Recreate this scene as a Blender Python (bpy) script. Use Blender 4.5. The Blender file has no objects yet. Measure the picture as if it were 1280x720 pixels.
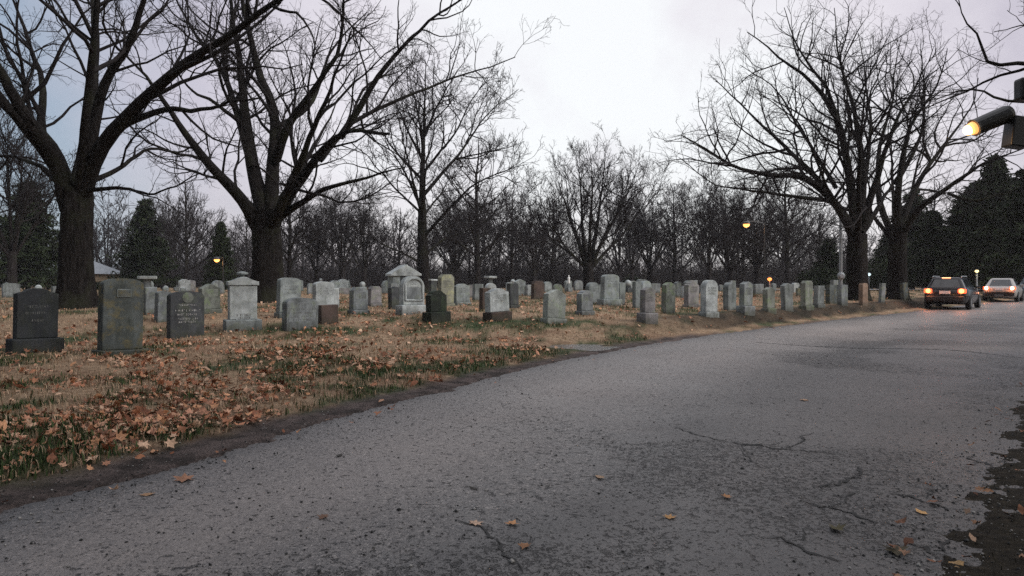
import bpy, bmesh, math, random
import numpy as np
from mathutils import Vector, Matrix

rng = np.random.default_rng(11)
random.seed(5)
S = bpy.context.scene
C = S.collection
HAZE = 0.00038
F, HZ, CAMZ = 865.0, 350.0, 1.35          # focal length and horizon in photo pixels, eye height


def R(a):
    return math.radians(a)


def at(px, py, d):
    return np.array([(px - 640) / F * d, d, CAMZ + (HZ - py) / F * d])


# ------------------------------------------------------------------ helpers
def link(o, parent=None):
    C.objects.link(o)
    if parent is not None:
        o.parent = parent
    return o


def tag(o, label=None, cat=None, group=None, kind=None):
    if label: o['label'] = label
    if cat: o['category'] = cat
    if group: o['group'] = group
    if kind: o['kind'] = kind
    return o


def empty(name, loc, rz=0.0):
    o = bpy.data.objects.new(name, None)
    o.location = [float(v) for v in loc]
    o.rotation_euler = (0, 0, rz)
    o.empty_display_size = 0.2
    return link(o)


def np_mesh(name, V, Q, mat, col=None, smooth=True):
    """mesh from numpy verts (N,3) and faces (M,k)"""
    me = bpy.data.meshes.new(name)
    V = np.ascontiguousarray(V, dtype=np.float32)
    Q = np.ascontiguousarray(Q, dtype=np.int32)
    me.vertices.add(len(V)); me.vertices.foreach_set('co', V.ravel())
    k = Q.shape[1]
    me.loops.add(Q.size); me.loops.foreach_set('vertex_index', Q.ravel())
    me.polygons.add(len(Q))
    me.polygons.foreach_set('loop_start', np.arange(len(Q), dtype=np.int32) * k)
    me.polygons.foreach_set('loop_total', np.full(len(Q), k, dtype=np.int32))
    if smooth:
        me.polygons.foreach_set('use_smooth', np.ones(len(Q), dtype=bool))
    me.update(calc_edges=True)
    if col is not None:
        a = me.color_attributes.new('Col', 'FLOAT_COLOR', 'POINT')
        c4 = np.ones((len(V), 4), dtype=np.float32); c4[:, :3] = col
        a.data.foreach_set('color', c4.ravel())
    if mat: me.materials.append(mat)
    return me


def mobj(name, me, parent=None, loc=None):
    o = bpy.data.objects.new(name, me)
    if loc is not None: o.location = [float(v) for v in loc]
    return link(o, parent)


def bm_obj(name, bm, mat, parent=None, loc=None, smooth=False):
    bmesh.ops.recalc_face_normals(bm, faces=bm.faces[:])
    me = bpy.data.meshes.new(name)
    bm.to_mesh(me); bm.free()
    if smooth:
        for p in me.polygons: p.use_smooth = True
    me.materials.append(mat)
    return mobj(name, me, parent, loc)


def bm_box(bm, c, s, rot=None, bevel=0.0):
    r = bmesh.ops.create_cube(bm, size=1.0)
    vs = r['verts']
    bmesh.ops.scale(bm, vec=s, verts=vs)
    if bevel > 0:
        es = list({e for v in vs for e in v.link_edges})
        rr = bmesh.ops.bevel(bm, geom=es, offset=bevel, segments=2, affect='EDGES', profile=0.5)
        vs = list({v for f in rr['faces'] for v in f.verts} | {v for v in vs if v.is_valid})
    if rot is not None:
        bmesh.ops.rotate(bm, cent=(0, 0, 0), matrix=rot, verts=vs)
    bmesh.ops.translate(bm, vec=c, verts=vs)
    return vs


def bm_tube(bm, pts, rad, n=10, caps=True):
    """tube along points; rad a number or list"""
    pts = [Vector([float(q) for q in p]) for p in pts]
    if not isinstance(rad, (list, tuple)): rad = [rad] * len(pts)
    rings = []
    for i, p in enumerate(pts):
        t = (pts[min(i + 1, len(pts) - 1)] - pts[max(i - 1, 0)]).normalized()
        ref = Vector((1, 0, 0)) if abs(t.x) < 0.8 else Vector((0, 1, 0))
        u = t.cross(ref).normalized(); w = t.cross(u)
        rings.append([bm.verts.new(p + (u * math.cos(6.28318 * k / n) + w * math.sin(6.28318 * k / n)) * rad[i]) for k in range(n)])
    for a, b in zip(rings, rings[1:]):
        for k in range(n):
            bm.faces.new((a[k], a[(k + 1) % n], b[(k + 1) % n], b[k]))
    if caps:
        bm.faces.new(rings[0]); bm.faces.new(rings[-1])


def bm_lathe(bm, prof, c=(0, 0, 0), n=16, mtx=None):
    rings = []
    for r, z in prof:
        ring = []
        for k in range(n):
            v = Vector((r * math.cos(6.28318 * k / n), r * math.sin(6.28318 * k / n), z))
            if mtx is not None: v = mtx @ v
            ring.append(bm.verts.new(v + Vector(c)))
        rings.append(ring)
    for a, b in zip(rings, rings[1:]):
        for k in range(n):
            bm.faces.new((a[k], a[(k + 1) % n], b[(k + 1) % n], b[k]))
    bm.faces.new(rings[0]); bm.faces.new(rings[-1])


def smoothstep(a, b, x):
    t = np.clip((x - a) / (b - a), 0, 1)
    return t * t * (3 - 2 * t)


def _hash(ix, iy, seed):
    n = (ix.astype(np.int64) * 374761393 + iy.astype(np.int64) * 668265263 + seed * 974711) & 0x7fffffff
    n = ((n ^ (n >> 13)) * 1274126177) & 0x7fffffff
    n = (n ^ (n >> 16)) & 0x7fffffff
    return n / float(0x7fffffff)


def vnoise(x, y, seed=0):
    x = np.asarray(x, float); y = np.asarray(y, float)
    ix = np.floor(x); iy = np.floor(y)
    fx = x - ix; fy = y - iy
    fx = fx * fx * (3 - 2 * fx); fy = fy * fy * (3 - 2 * fy)
    a = _hash(ix, iy, seed); b = _hash(ix + 1, iy, seed)
    c = _hash(ix, iy + 1, seed); d = _hash(ix + 1, iy + 1, seed)
    return (a + (b - a) * fx) * (1 - fy) + (c + (d - c) * fx) * fy


def fbm(x, y, seed=0, o=4):
    s = 0; amp = 0.5; tot = 0
    for k in range(o):
        s = s + amp * vnoise(x * 2 ** k, y * 2 ** k, seed + k * 17); tot += amp; amp *= 0.5
    return s / tot


# ------------------------------------------------------------------ materials
def new_mat(name):
    m = bpy.data.materials.new(name); m.use_nodes = True
    nt = m.node_tree
    b = nt.nodes['Principled BSDF']
    return m, nt, b


def N(nt, kind, **kw):
    n = nt.nodes.new(kind)
    for k, v in kw.items():
        if k.startswith('i_'):
            n.inputs[k[2:].replace('_', ' ')].default_value = v
        else:
            setattr(n, k, v)
    return n


def noise_node(nt, vec, scale, detail=5, rough=0.6):
    n = N(nt, 'ShaderNodeTexNoise')
    n.inputs['Scale'].default_value = scale
    n.inputs['Detail'].default_value = detail
    n.inputs['Roughness'].default_value = rough
    nt.links.new(vec, n.inputs['Vector'])
    return n


def ramp(nt, fac, stops):
    r = N(nt, 'ShaderNodeValToRGB')
    el = r.color_ramp.elements
    while len(el) < len(stops): el.new(0.5)
    for e, (p, c) in zip(el, stops):
        e.position = p
        e.color = (*c, 1) if isinstance(c, tuple) else (c, c, c, 1)
    nt.links.new(fac, r.inputs['Fac'])
    return r


def mix(nt, fac, a, b, blend='MIX'):
    m = N(nt, 'ShaderNodeMix', data_type='RGBA', blend_type=blend)
    for sock, v in ((m.inputs[0], fac), (m.inputs[6], a), (m.inputs[7], b)):
        if hasattr(v, 'node'): nt.links.new(v, sock)
        elif isinstance(v, (int, float)): sock.default_value = v
        else: sock.default_value = (*v, 1)
    return m.outputs[2]


def bump(nt, b, height, strength, dist, prev=None):
    n = N(nt, 'ShaderNodeBump')
    n.inputs['Strength'].default_value = strength
    n.inputs['Distance'].default_value = dist
    nt.links.new(height, n.inputs['Height'])
    if prev is not None: nt.links.new(prev, n.inputs['Normal'])
    nt.links.new(n.outputs[0], b.inputs['Normal'])
    return n.outputs[0]


def plain(name, col, rough=0.6, metal=0.0, var=0.15, scale=6.0, emit=None, estr=0.0, spec=0.5):
    m, nt, b = new_mat(name)
    tc = N(nt, 'ShaderNodeTexCoord')
    n = noise_node(nt, tc.outputs['Object'], scale)
    lo = tuple(c * (1 - var) for c in col); hi = tuple(min(1, c * (1 + var)) for c in col)
    r = ramp(nt, n.outputs['Fac'], [(0.3, lo), (0.7, hi)])
    nt.links.new(r.outputs[0], b.inputs['Base Color'])
    b.inputs['Roughness'].default_value = rough
    b.inputs['Metallic'].default_value = metal
    b.inputs['Specular IOR Level'].default_value = spec
    if emit:
        b.inputs['Emission Color'].default_value = (*emit, 1)
        b.inputs['Emission Strength'].default_value = estr
    return m


def stone_mat(name, col, stain=(0.035, 0.04, 0.03), lichen=(0.22, 0.26, 0.14), st=0.5, li=0.3):
    m, nt, b = new_mat(name)
    tc = N(nt, 'ShaderNodeTexCoord')
    oi = N(nt, 'ShaderNodeObjectInfo')
    add = N(nt, 'ShaderNodeVectorMath', operation='MULTIPLY_ADD')
    cmb = N(nt, 'ShaderNodeCombineXYZ')
    for k in range(3): nt.links.new(oi.outputs['Random'], cmb.inputs[k])
    nt.links.new(cmb.outputs[0], add.inputs[0])
    add.inputs[1].default_value = (37, 53, 71)
    nt.links.new(tc.outputs['Object'], add.inputs[2])
    v = add.outputs[0]
    grain = noise_node(nt, v, 55, 4, 0.7)
    base0 = mix(nt, grain.outputs['Fac'], tuple(c * 0.62 for c in col), tuple(min(1, c * 1.3) for c in col))
    blot = noise_node(nt, v, 2.2, 6, 0.7)
    base = mix(nt, 1.0, base0, ramp(nt, blot.outputs['Fac'], [(0.36, 0.5), (0.62, 1.15)]).outputs[0], 'MULTIPLY')
    # streaks of dirt that run down: noise stretched along Z
    mp = N(nt, 'ShaderNodeMapping'); mp.inputs['Scale'].default_value = (7, 7, 1.3)
    nt.links.new(v, mp.inputs['Vector'])
    s1 = noise_node(nt, mp.outputs[0], 1.0, 6, 0.65)
    r1 = ramp(nt, s1.outputs['Fac'], [(0.47, 0.0), (0.66, st)])
    c1 = mix(nt, r1.outputs[0], base, stain)
    s2 = noise_node(nt, v, 4.5, 7, 0.68)
    r2 = ramp(nt, s2.outputs['Fac'], [(0.50, 0.0), (0.62, li)])
    c2 = mix(nt, r2.outputs[0], c1, lichen)
    # splash-up dirt near the ground
    sx = N(nt, 'ShaderNodeSeparateXYZ'); nt.links.new(tc.outputs['Object'], sx.inputs[0])
    s3 = noise_node(nt, v, 9, 5, 0.6)
    ma = N(nt, 'ShaderNodeMath', operation='MULTIPLY_ADD'); ma.inputs[1].default_value = 0.35
    nt.links.new(s3.outputs['Fac'], ma.inputs[0]); 
    neg = N(nt, 'ShaderNodeMath', operation='MULTIPLY'); neg.inputs[1].default_value = -1.0
    nt.links.new(sx.outputs['Z'], neg.inputs[0]); nt.links.new(neg.outputs[0], ma.inputs[2])
    r3 = ramp(nt, ma.outputs[0], [(0.0, 0.0), (0.2, 0.65)])
    c3 = mix(nt, r3.outputs[0], c2, (0.05, 0.05, 0.035))
    nt.links.new(c3, b.inputs['Base Color'])
    b.inputs['Roughness'].default_value = 0.85
    b.inputs['Specular IOR Level'].default_value = 0.25
    n1 = bump(nt, b, s2.outputs['Fac'], 0.35, 0.03)
    bump(nt, b, grain.outputs['Fac'], 0.5, 0.006, n1)
    return m


def bark_mat(name, col, col2):
    m, nt, b = new_mat(name)
    tc = N(nt, 'ShaderNodeTexCoord')
    mp = N(nt, 'ShaderNodeMapping'); mp.inputs['Scale'].default_value = (9, 9, 1.6)
    nt.links.new(tc.outputs['Object'], mp.inputs['Vector'])
    n1 = noise_node(nt, mp.outputs[0], 1.4, 7, 0.7)
    n2 = noise_node(nt, tc.outputs['Object'], 0.9, 4)
    r = ramp(nt, n1.outputs['Fac'], [(0.36, tuple(c * 0.35 for c in col)), (0.55, col), (0.75, col2)])
    c2 = mix(nt, ramp(nt, n2.outputs['Fac'], [(0.5, 0.0), (0.7, 0.5)]).outputs[0], r.outputs[0], (0.045, 0.05, 0.028))
    nt.links.new(c2, b.inputs['Base Color'])
    b.inputs['Roughness'].default_value = 0.95
    b.inputs['Specular IOR Level'].default_value = 0.1
    bump(nt, b, n1.outputs['Fac'], 0.9, 0.06)
    return m


def attr_mat(name, rough=0.8, spec=0.2, trans=0.0):
    m, nt, b = new_mat(name)
    a = N(nt, 'ShaderNodeAttribute', attribute_name='Col')
    tc = N(nt, 'ShaderNodeTexCoord')
    n = noise_node(nt, tc.outputs['Object'], 30, 3)
    r = ramp(nt, n.outputs['Fac'], [(0.3, 0.75), (0.7, 1.2)])
    nt.links.new(mix(nt, 1.0, a.outputs['Color'], r.outputs[0], 'MULTIPLY'), b.inputs['Base Color'])
    b.inputs['Roughness'].default_value = rough
    b.inputs['Specular IOR Level'].default_value = spec
    return m


M = {}
M['bark'] = bark_mat('bark', (0.020, 0.017, 0.016), (0.042, 0.037, 0.034))
M['bark_haze_grey'] = bark_mat('bark_haze_grey', (0.030, 0.026, 0.026), (0.06, 0.055, 0.054))  # greyer copy for distant trunks, haze put into the colour
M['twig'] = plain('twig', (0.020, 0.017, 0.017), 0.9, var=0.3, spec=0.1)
M['twig_haze_grey'] = plain('twig_haze_grey', (0.036, 0.032, 0.033), 0.95, var=0.3, scale=1.0, spec=0.05)  # far twigs paler and greyer, distance haze mixed into the colour
M['needles'] = attr_mat('needles', 0.9, 0.1)
M['leaf'] = attr_mat('dead_leaf', 0.75, 0.25)
M['grass'] = attr_mat('grass_blades', 0.85, 0.12)
M['pebble'] = attr_mat('pebbles', 0.85, 0.2)
ST = {
    'grey': stone_mat('granite_grey', (0.236, 0.253, 0.262)),
    'pale': stone_mat('marble_pale', (0.448, 0.476, 0.476), st=0.28, li=0.15),
    'mid': stone_mat('limestone_mid', (0.301, 0.329, 0.329), st=0.4),
    'dark': stone_mat('granite_dark', (0.076, 0.080, 0.087), lichen=(0.13, 0.15, 0.10)),
    'black': stone_mat('stone_black_moss', (0.027, 0.032, 0.027), lichen=(0.05, 0.075, 0.04), li=0.5),
    'brown': stone_mat('stone_brown', (0.091, 0.065, 0.057), lichen=(0.16, 0.11, 0.06)),
    'mauve': stone_mat('stone_mauve', (0.260, 0.247, 0.252), st=0.35),
    'moss': stone_mat('stone_moss', (0.218, 0.231, 0.205), lichen=(0.17, 0.22, 0.12), li=0.7),
    'yellow': stone_mat('stone_yellow_lichen', (0.263, 0.263, 0.211), lichen=(0.38, 0.38, 0.20), li=0.6, st=0.3),
    'teal': stone_mat('stone_bluegreen', (0.221, 0.239, 0.239), lichen=(0.19, 0.23, 0.19)),
    'mottled': stone_mat('stone_mottled', (0.112, 0.125, 0.122), lichen=(0.15, 0.13, 0.07), li=0.85, st=0.65),
    'coal': stone_mat('granite_near_black', (0.045, 0.048, 0.053), lichen=(0.06, 0.065, 0.05), li=0.3),
    'lime': stone_mat('limestone_pale_green', (0.375, 0.400, 0.375), lichen=(0.24, 0.30, 0.18), st=.35, li=.4),
    'rust': stone_mat('stone_lamp_tint', (0.274, 0.190, 0.144), lichen=(0.34, 0.2, 0.12), st=0.35),  # orange lamplight painted into the stone colour
}
M['letters'] = plain('carved_letters', (0.42, 0.41, 0.40), 0.9)
M['letters_dark'] = plain('carved_letters_dark', (0.13, 0.13, 0.125), 0.9)
M['black_metal'] = plain('black_metal', (0.012, 0.012, 0.013), 0.45)
M['grey_metal'] = plain('galvanised_metal', (0.33, 0.35, 0.37), 0.45, 0.4)
M['rubber'] = plain('rubber', (0.012, 0.012, 0.012), 0.9)
M['rim'] = plain('rim', (0.25, 0.25, 0.26), 0.35, 0.9)
M['glass_dark'] = plain('car_glass', (0.02, 0.024, 0.028), 0.06, 0.0, spec=0.8)
M['plate'] = plain('plate', (0.6, 0.62, 0.64), 0.5)
M['lamp_orange'] = plain('sodium_lamp', (0.9, 0.6, 0.3), 0.4, emit=(1.0, 0.36, 0.08), estr=2.5)
M['lamp_orange_near'] = plain('sodium_lamp_near', (0.9, 0.6, 0.3), 0.4, emit=(1.0, 0.36, 0.10), estr=1.35)
M['lamp_red'] = plain('red_orange_lamp', (.9, .4, .2), .4, emit=(1.0, .27, .05), estr=1.8)
M['lamp_core'] = plain('lamp_core', (1, .9, .7), .4, emit=(1.0, 0.66, 0.30), estr=5)
M['lamp_yellow'] = plain('yellow_lamp', (0.9, 0.8, 0.5), 0.4, emit=(1.0, 0.74, 0.34), estr=1.4)
M['lamp_white'] = plain('white_lamp', (0.8, 0.85, 0.85), 0.4, emit=(0.75, 0.95, 1.0), estr=.8)
M['tail'] = plain('tail_light_lens', (0.5, 0.02, 0.01), 0.25, emit=(1.0, 0.10, 0.03), estr=2.4)
M['brake'] = plain('brake_lens', (0.5, 0.05, 0.02), 0.25, emit=(1.0, 0.24, 0.07), estr=5)
M['brake_pale'] = plain('brake_lens_pale', (.6, .3, .2), .25, emit=(1.0, .55, .34), estr=8)
M['roof_light'] = plain('roof_light', (0.6, 0.3, 0.1), 0.3, emit=(1.0, 0.42, 0.2), estr=3)

# ------------------------------------------------------------------ road geometry
LEFT = np.array([(-5.2, -40), (-5.3, -14), (-5.0, -5), (-4.4, 0.3), (-3.65, 2.6), (-2.98, 4.03), (-2.48, 4.87), (-1.75, 6.67), (-0.75, 8.65),
                 (0.95, 11.7), (3.8, 15.6), (8.8, 21.2), (17.6, 30.0), (30.5, 43.5), (46, 58), (75, 84), (140, 140)])
RIGHT = np.array([(0.2, -40), (0.0, -14), (0.2, -5), (0.9, 0.6), (1.45, 2.3), (1.95, 3.16), (2.6, 4.03), (3.15, 4.7), (3.86, 5.56),
                  (5.77, 7.8), (8.7, 10.9), (13.3, 15.5), (20, 21.8), (34, 34.5), (52, 50), (82, 76), (150, 132)])


def dense(P, n):
    """Catmull-Rom through the points, n samples spaced by chord length"""
    P = np.asarray(P, float)
    Q = np.vstack([2 * P[0] - P[1], P, 2 * P[-1] - P[-2]])
    out = []
    for i in range(1, len(Q) - 2):
        t = np.linspace(0, 1, 24, endpoint=False)[:, None]
        a, b, c, d = Q[i - 1], Q[i], Q[i + 1], Q[i + 2]
        out.append(0.5 * ((2 * b) + (c - a) * t + (2 * a - 5 * b + 4 * c - d) * t ** 2 + (3 * b - a - 3 * c + d) * t ** 3))
    out = np.vstack(out + [P[-1:]])
    s = np.r_[0, np.cumsum(np.linalg.norm(np.diff(out, axis=0), axis=1))]
    u = np.linspace(0, s[-1], n)
    return np.stack([np.interp(u, s, out[:, k]) for k in range(out.shape[1])], 1)


LD, RD = dense(LEFT, 900), dense(RIGHT, 900)


def sdist(P, x, y, left=True):
    """signed distance to a road edge: positive on the verge side"""
    x = np.atleast_1d(np.asarray(x, float)).ravel(); y = np.atleast_1d(np.asarray(y, float)).ravel()
    out = np.empty(len(x))
    T = np.gradient(P, axis=0)
    for i in range(0, len(x), 4000):
        q = np.stack([x[i:i + 4000], y[i:i + 4000]], 1)
        dx = q[:, None, 0] - P[None, :, 0]; dy = q[:, None, 1] - P[None, :, 1]
        d2 = dx * dx + dy * dy
        j = d2.argmin(1); k = np.arange(len(q))
        cr = T[j, 0] * dy[k, j] - T[j, 1] * dx[k, j]
        out[i:i + 4000] = np.sqrt(d2[k, j]) * np.sign(cr) * (1 if left else -1)
    return out


PUD = (1.30, 13.95)


def gheight(x, y, dl=None, dr=None):
    x = np.atleast_1d(np.asarray(x, float)); y = np.atleast_1d(np.asarray(y, float))
    if dl is None: dl = sdist(LD, x, y)
    if dr is None: dr = sdist(RD, x, y, False)
    dl = dl + 0.30 * (fbm(x * 1.3, y * 1.3, 3) - 0.5) + 0.16 * (fbm(x * 6, y * 6, 9, 3) - 0.5)
    dr = dr + 0.6 * (fbm(x * 0.9, y * 0.9, 5) - 0.5) + 0.35 * (fbm(x * 4, y * 4, 8, 4) - 0.5) + .22 * (fbm(x * 17, y * 17, 18, 3) - .5)
    far = smoothstep(13.5, 18, y) * smoothstep(90, 50, y)
    lawn = 0.10 + 0.05 * far
    h = -0.06 + 0.078 * smoothstep(-0.35, 0.12, dl)
    bank = smoothstep(0.15, 0.9, dl) * 0.05 * (1 - far) + far * (0.04 * smoothstep(0.1, 0.5, dl) + 0.30 * smoothstep(0.55, 1.4, dl))
    h = h + bank + lawn * smoothstep(1.0, 6.0, dl)
    h2 = -0.035 + 0.05 * smoothstep(-0.45, 0.35, dr) + 0.13 * smoothstep(0.3, 2.5, dr) + .02 * smoothstep(-.2, .2, dr) * (fbm(x * 9, y * 9, 19, 3) - .5)
    h = np.where(dr > -0.6, np.maximum(h2, -0.06), h)
    on = np.maximum(smoothstep(0.3, 2.0, dl), smoothstep(0.3, 1.5, dr))
    h = h + on * (0.10 * (fbm(x * 0.55, y * 0.55, 21) - 0.5) + 0.05 * (fbm(x * 2.2, y * 2.2, 22, 3) - 0.5))
    # low place by the road that holds water
    e = ((x - PUD[0]) / .95) ** 2 + ((y - PUD[1]) / 0.8) ** 2
    h = h - 0.10 * np.exp(-e * 1.6) * smoothstep(.05, .45, dl)
    return h


def gz(x, y):
    return float(gheight([x], [y])[0])


# ------------------------------------------------------------------ ground sheet
th = np.concatenate([np.radians(np.linspace(-46, 46, 560)), np.radians(np.linspace(46, 314, 90))[1:-1]])
rad = np.concatenate([[0.8], 1.25 * 1.0105 ** np.arange(0, 216)])
rad = np.concatenate([rad, rad[-1] * 1.0262 ** np.arange(1, 180)])
rad = rad[rad < 900]
TH, RA = np.meshgrid(th, rad)
gx = (RA * np.sin(TH)).ravel(); gy = (RA * np.cos(TH)).ravel()
gdl = sdist(LD, gx, gy); gdr = sdist(RD, gx, gy, False)
gh = gheight(gx, gy, gdl, gdr)
nr, nth = RA.shape
ii = np.arange(nr - 1)[:, None] * nth; jj = np.arange(nth)[None, :]
q = np.stack([ii + jj, ii + (jj + 1) % nth, ii + nth + (jj + 1) % nth, ii + nth + jj], -1).reshape(-1, 4)
GV = np.vstack([np.stack([gx, gy, gh], 1), [[0, 0, -0.06]]])
# masks for the material: how much bare dirt, how green, how dark the humus
nz = fbm(gx * 0.8, gy * 0.8, 40); nf = fbm(gx * 3.5, gy * 3.5, 41)
wob = 0.5 * (fbm(gx * 1.4, gy * 1.4, 47) - 0.5)
dirt = smoothstep(0.58 - .38 * smoothstep(14, 19, gy), 0.25 - .3 * smoothstep(14, 19, gy), gdl + wob) * (gdl > -1)
bankm = smoothstep(15, 20, gy) * smoothstep(60, 40, gy) * smoothstep(0.45, 0.7, gdl + wob) * smoothstep(2.2, 1.5, gdl + wob)
rverge = smoothstep(-0.4, 0.0, gdr)
ridge = np.exp(-((gx - .4) / 2.4) ** 2 - ((gy - 16.2 - .12 * gx) / .9) ** 2)
green = smoothstep(0.47, 0.63, 0.62 * nz + 0.38 * nf + 0.12 * smoothstep(2.6, 0.9, gdl) * smoothstep(16, 12, gy) + .25 * ridge + .17 * smoothstep(7.5, 4.5, gy))
humus = np.clip(np.maximum(bankm * (0.65 + 0.45 * nf), rverge), 0, 1)
GC = np.vstack([np.stack([dirt, green, humus], 1), [[0, 0, 0]]])

gm, nt, b = new_mat('ground_turf')
a = N(nt, 'ShaderNodeAttribute', attribute_name='Col')
sep = N(nt, 'ShaderNodeSeparateColor'); nt.links.new(a.outputs['Color'], sep.inputs[0])
tc = N(nt, 'ShaderNodeTexCoord'); O = tc.outputs['Object']
n1 = noise_node(nt, O, 1.1, 6); n2 = noise_node(nt, O, 14, 6, 0.7); n3 = noise_node(nt, O, 60, 4, 0.7)
straw = ramp(nt, n2.outputs['Fac'], [(0.30, (0.095, 0.062, 0.040)), (0.5, (0.285, 0.195, 0.125)), (0.72, (0.45, 0.33, 0.22))])
greenc = ramp(nt, n2.outputs['Fac'], [(0.3, (0.022, 0.032, 0.016)), (0.7, (0.085, 0.105, 0.05))])
dirt0 = ramp(nt, n3.outputs['Fac'], [(0.3, (0.035, 0.029, 0.027)), (0.55, (0.12, 0.092, 0.084)), (0.75, (0.26, 0.21, 0.19))])
nd = noise_node(nt, O, 3.2, 6, 0.7)
dirtc_ = mix(nt, ramp(nt, nd.outputs['Fac'], [(0.42, 0.0), (0.60, 0.8)]).outputs[0], dirt0.outputs[0], (0.022, 0.019, 0.017))
humc = ramp(nt, n2.outputs['Fac'], [(0.3, (0.007, 0.006, 0.005)), (0.55, (0.026, 0.021, 0.015)), (0.75, (0.062, 0.048, 0.034))])
c = mix(nt, sep.outputs[1], straw.outputs[0], greenc.outputs[0])
c = mix(nt, ramp(nt, n1.outputs['Fac'], [(0.45, 0.0), (0.62, 0.5)]).outputs[0], c, (0.13, 0.065, 0.04))
c = mix(nt, sep.outputs[2], c, humc.outputs[0])
c = mix(nt, sep.outputs[0], c, dirtc_)
nt.links.new(c, b.inputs['Base Color'])
b.inputs['Roughness'].default_value = 0.95; b.inputs['Specular IOR Level'].default_value = 0.15
nn = bump(nt, b, n2.outputs['Fac'], 0.7, 0.05); bump(nt, b, n3.outputs['Fac'], 0.6, 0.012, nn)
me = np_mesh('ground', GV, q, gm, GC)
bmx = bmesh.new(); bmx.from_mesh(me); bmx.verts.ensure_lookup_table()
cv = bmx.verts[len(GV) - 1]
for k in range(nth):
    bmx.faces.new((bmx.verts[k], cv, bmx.verts[(k + 1) % nth]))
bmesh.ops.recalc_face_normals(bmx, faces=bmx.faces[:])
bmx.to_mesh(me); bmx.free()
for p in me.polygons: p.use_smooth = True
tag(mobj('ground', me), kind='structure')

# ------------------------------------------------------------------ road
m, nt, b = new_mat('old_asphalt')
tc = N(nt, 'ShaderNodeTexCoord'); O = tc.outputs['Object']
a = N(nt, 'ShaderNodeAttribute', attribute_name='Col')
sep = N(nt, 'ShaderNodeSeparateColor'); nt.links.new(a.outputs['Color'], sep.inputs[0])
big = noise_node(nt, O, 0.7, 5, 0.6); med = noise_node(nt, O, 5, 5, 0.65); fine = noise_node(nt, O, 95, 3, 0.8)
agg = N(nt, 'ShaderNodeTexVoronoi', feature='F1'); agg.inputs['Scale'].default_value = 75
nt.links.new(O, agg.inputs['Vector'])
pit = N(nt, 'ShaderNodeTexVoronoi', feature='F1'); pit.inputs['Scale'].default_value = 17; pit.inputs['Randomness'].default_value = 1
wv = N(nt, 'ShaderNodeVectorMath', operation='MULTIPLY_ADD'); wv.inputs[1].default_value = (0.16, 0.16, 0.0)
nt.links.new(noise_node(nt, O, 15, 4).outputs['Color'], wv.inputs[0]); nt.links.new(O, wv.inputs[2])
nt.links.new(wv.outputs[0], pit.inputs['Vector'])
base = ramp(nt, big.outputs['Fac'], [(0.32, (0.075, 0.064, 0.059)), (0.68, (0.185, 0.157, 0.142))])
c = mix(nt, ramp(nt, fine.outputs['Fac'], [(0.35, 0.0), (0.65, 0.55)]).outputs[0], base.outputs[0], (0.30, 0.285, 0.275))
c = mix(nt, ramp(nt, agg.outputs['Distance'], [(0.25, 0.0), (0.75, 0.75)]).outputs[0], c, (0.05, 0.05, 0.052))
c = mix(nt, ramp(nt, med.outputs['Fac'], [(0.48, 0.0), (0.7, 0.55)]).outputs[0], c, (0.075, 0.075, 0.078))
spk = noise_node(nt, O, 30, 5, 0.8)
c = mix(nt, ramp(nt, spk.outputs['Fac'], [(0.50, 0.0), (0.62, 0.85)]).outputs[0], c, (0.030, 0.028, 0.028))
spk2 = noise_node(nt, O, 44, 3, 0.7)
c = mix(nt, ramp(nt, spk2.outputs['Fac'], [(0.55, 0.0), (0.66, 0.75)]).outputs[0], c, (0.38, 0.34, 0.32))
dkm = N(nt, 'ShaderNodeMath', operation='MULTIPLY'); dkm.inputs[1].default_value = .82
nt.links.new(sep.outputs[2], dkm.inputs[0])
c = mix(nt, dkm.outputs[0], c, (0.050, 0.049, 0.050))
# lighter, dust filled wheel tracks (Col.r) and raveled, pitted strips (Col.g)
trm = N(nt, 'ShaderNodeMath', operation='MULTIPLY'); trm.inputs[1].default_value = .85
nt.links.new(sep.outputs[0], trm.inputs[0])
c = mix(nt, trm.outputs[0], c, (0.32, 0.275, 0.25))
pn1 = noise_node(nt, O, 21, 4, 0.62); pn2 = noise_node(nt, O, 52, 3, 0.6)
pth = N(nt, 'ShaderNodeMath', operation='MULTIPLY_ADD'); pth.inputs[1].default_value = .085
nt.links.new(sep.outputs[1], pth.inputs[0]); nt.links.new(pn1.outputs['Fac'], pth.inputs[2])
pth2 = N(nt, 'ShaderNodeMath', operation='MULTIPLY_ADD'); pth2.inputs[1].default_value = .095
nt.links.new(sep.outputs[1], pth2.inputs[0]); nt.links.new(pn2.outputs['Fac'], pth2.inputs[2])
pmx = N(nt, 'ShaderNodeMath', operation='MAXIMUM')
nt.links.new(ramp(nt, pth.outputs[0], [(0.62, 0.0), (0.70, 0.9)]).outputs[0], pmx.inputs[0])
nt.links.new(ramp(nt, pth2.outputs[0], [(0.64, 0.0), (0.72, 0.8)]).outputs[0], pmx.inputs[1])
pm2 = pmx
c = mix(nt, pm2.outputs[0], c, (0.022, 0.020, 0.020))
nt.links.new(c, b.inputs['Base Color'])
nt.links.new(ramp(nt, big.outputs['Fac'], [(0.3, 0.40), (0.7, 0.62)]).outputs[0], b.inputs['Roughness'])
b.inputs['Specular IOR Level'].default_value = 0.5
hgt = N(nt, 'ShaderNodeMath', operation='SUBTRACT')
nt.links.new(med.outputs['Fac'], hgt.inputs[0]); nt.links.new(pm2.outputs[0], hgt.inputs[1])
n1 = bump(nt, b, hgt.outputs[0], 0.9, 0.03)
bump(nt, b, agg.outputs['Distance'], 0.5, 0.006, n1)
M['asphalt'] = m
ns, nw = 620, 230
Lf, Rf = dense(LEFT, 9000), dense(RIGHT, 9000)
fy = (Lf[:, 1] + Rf[:, 1]) / 2
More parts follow.
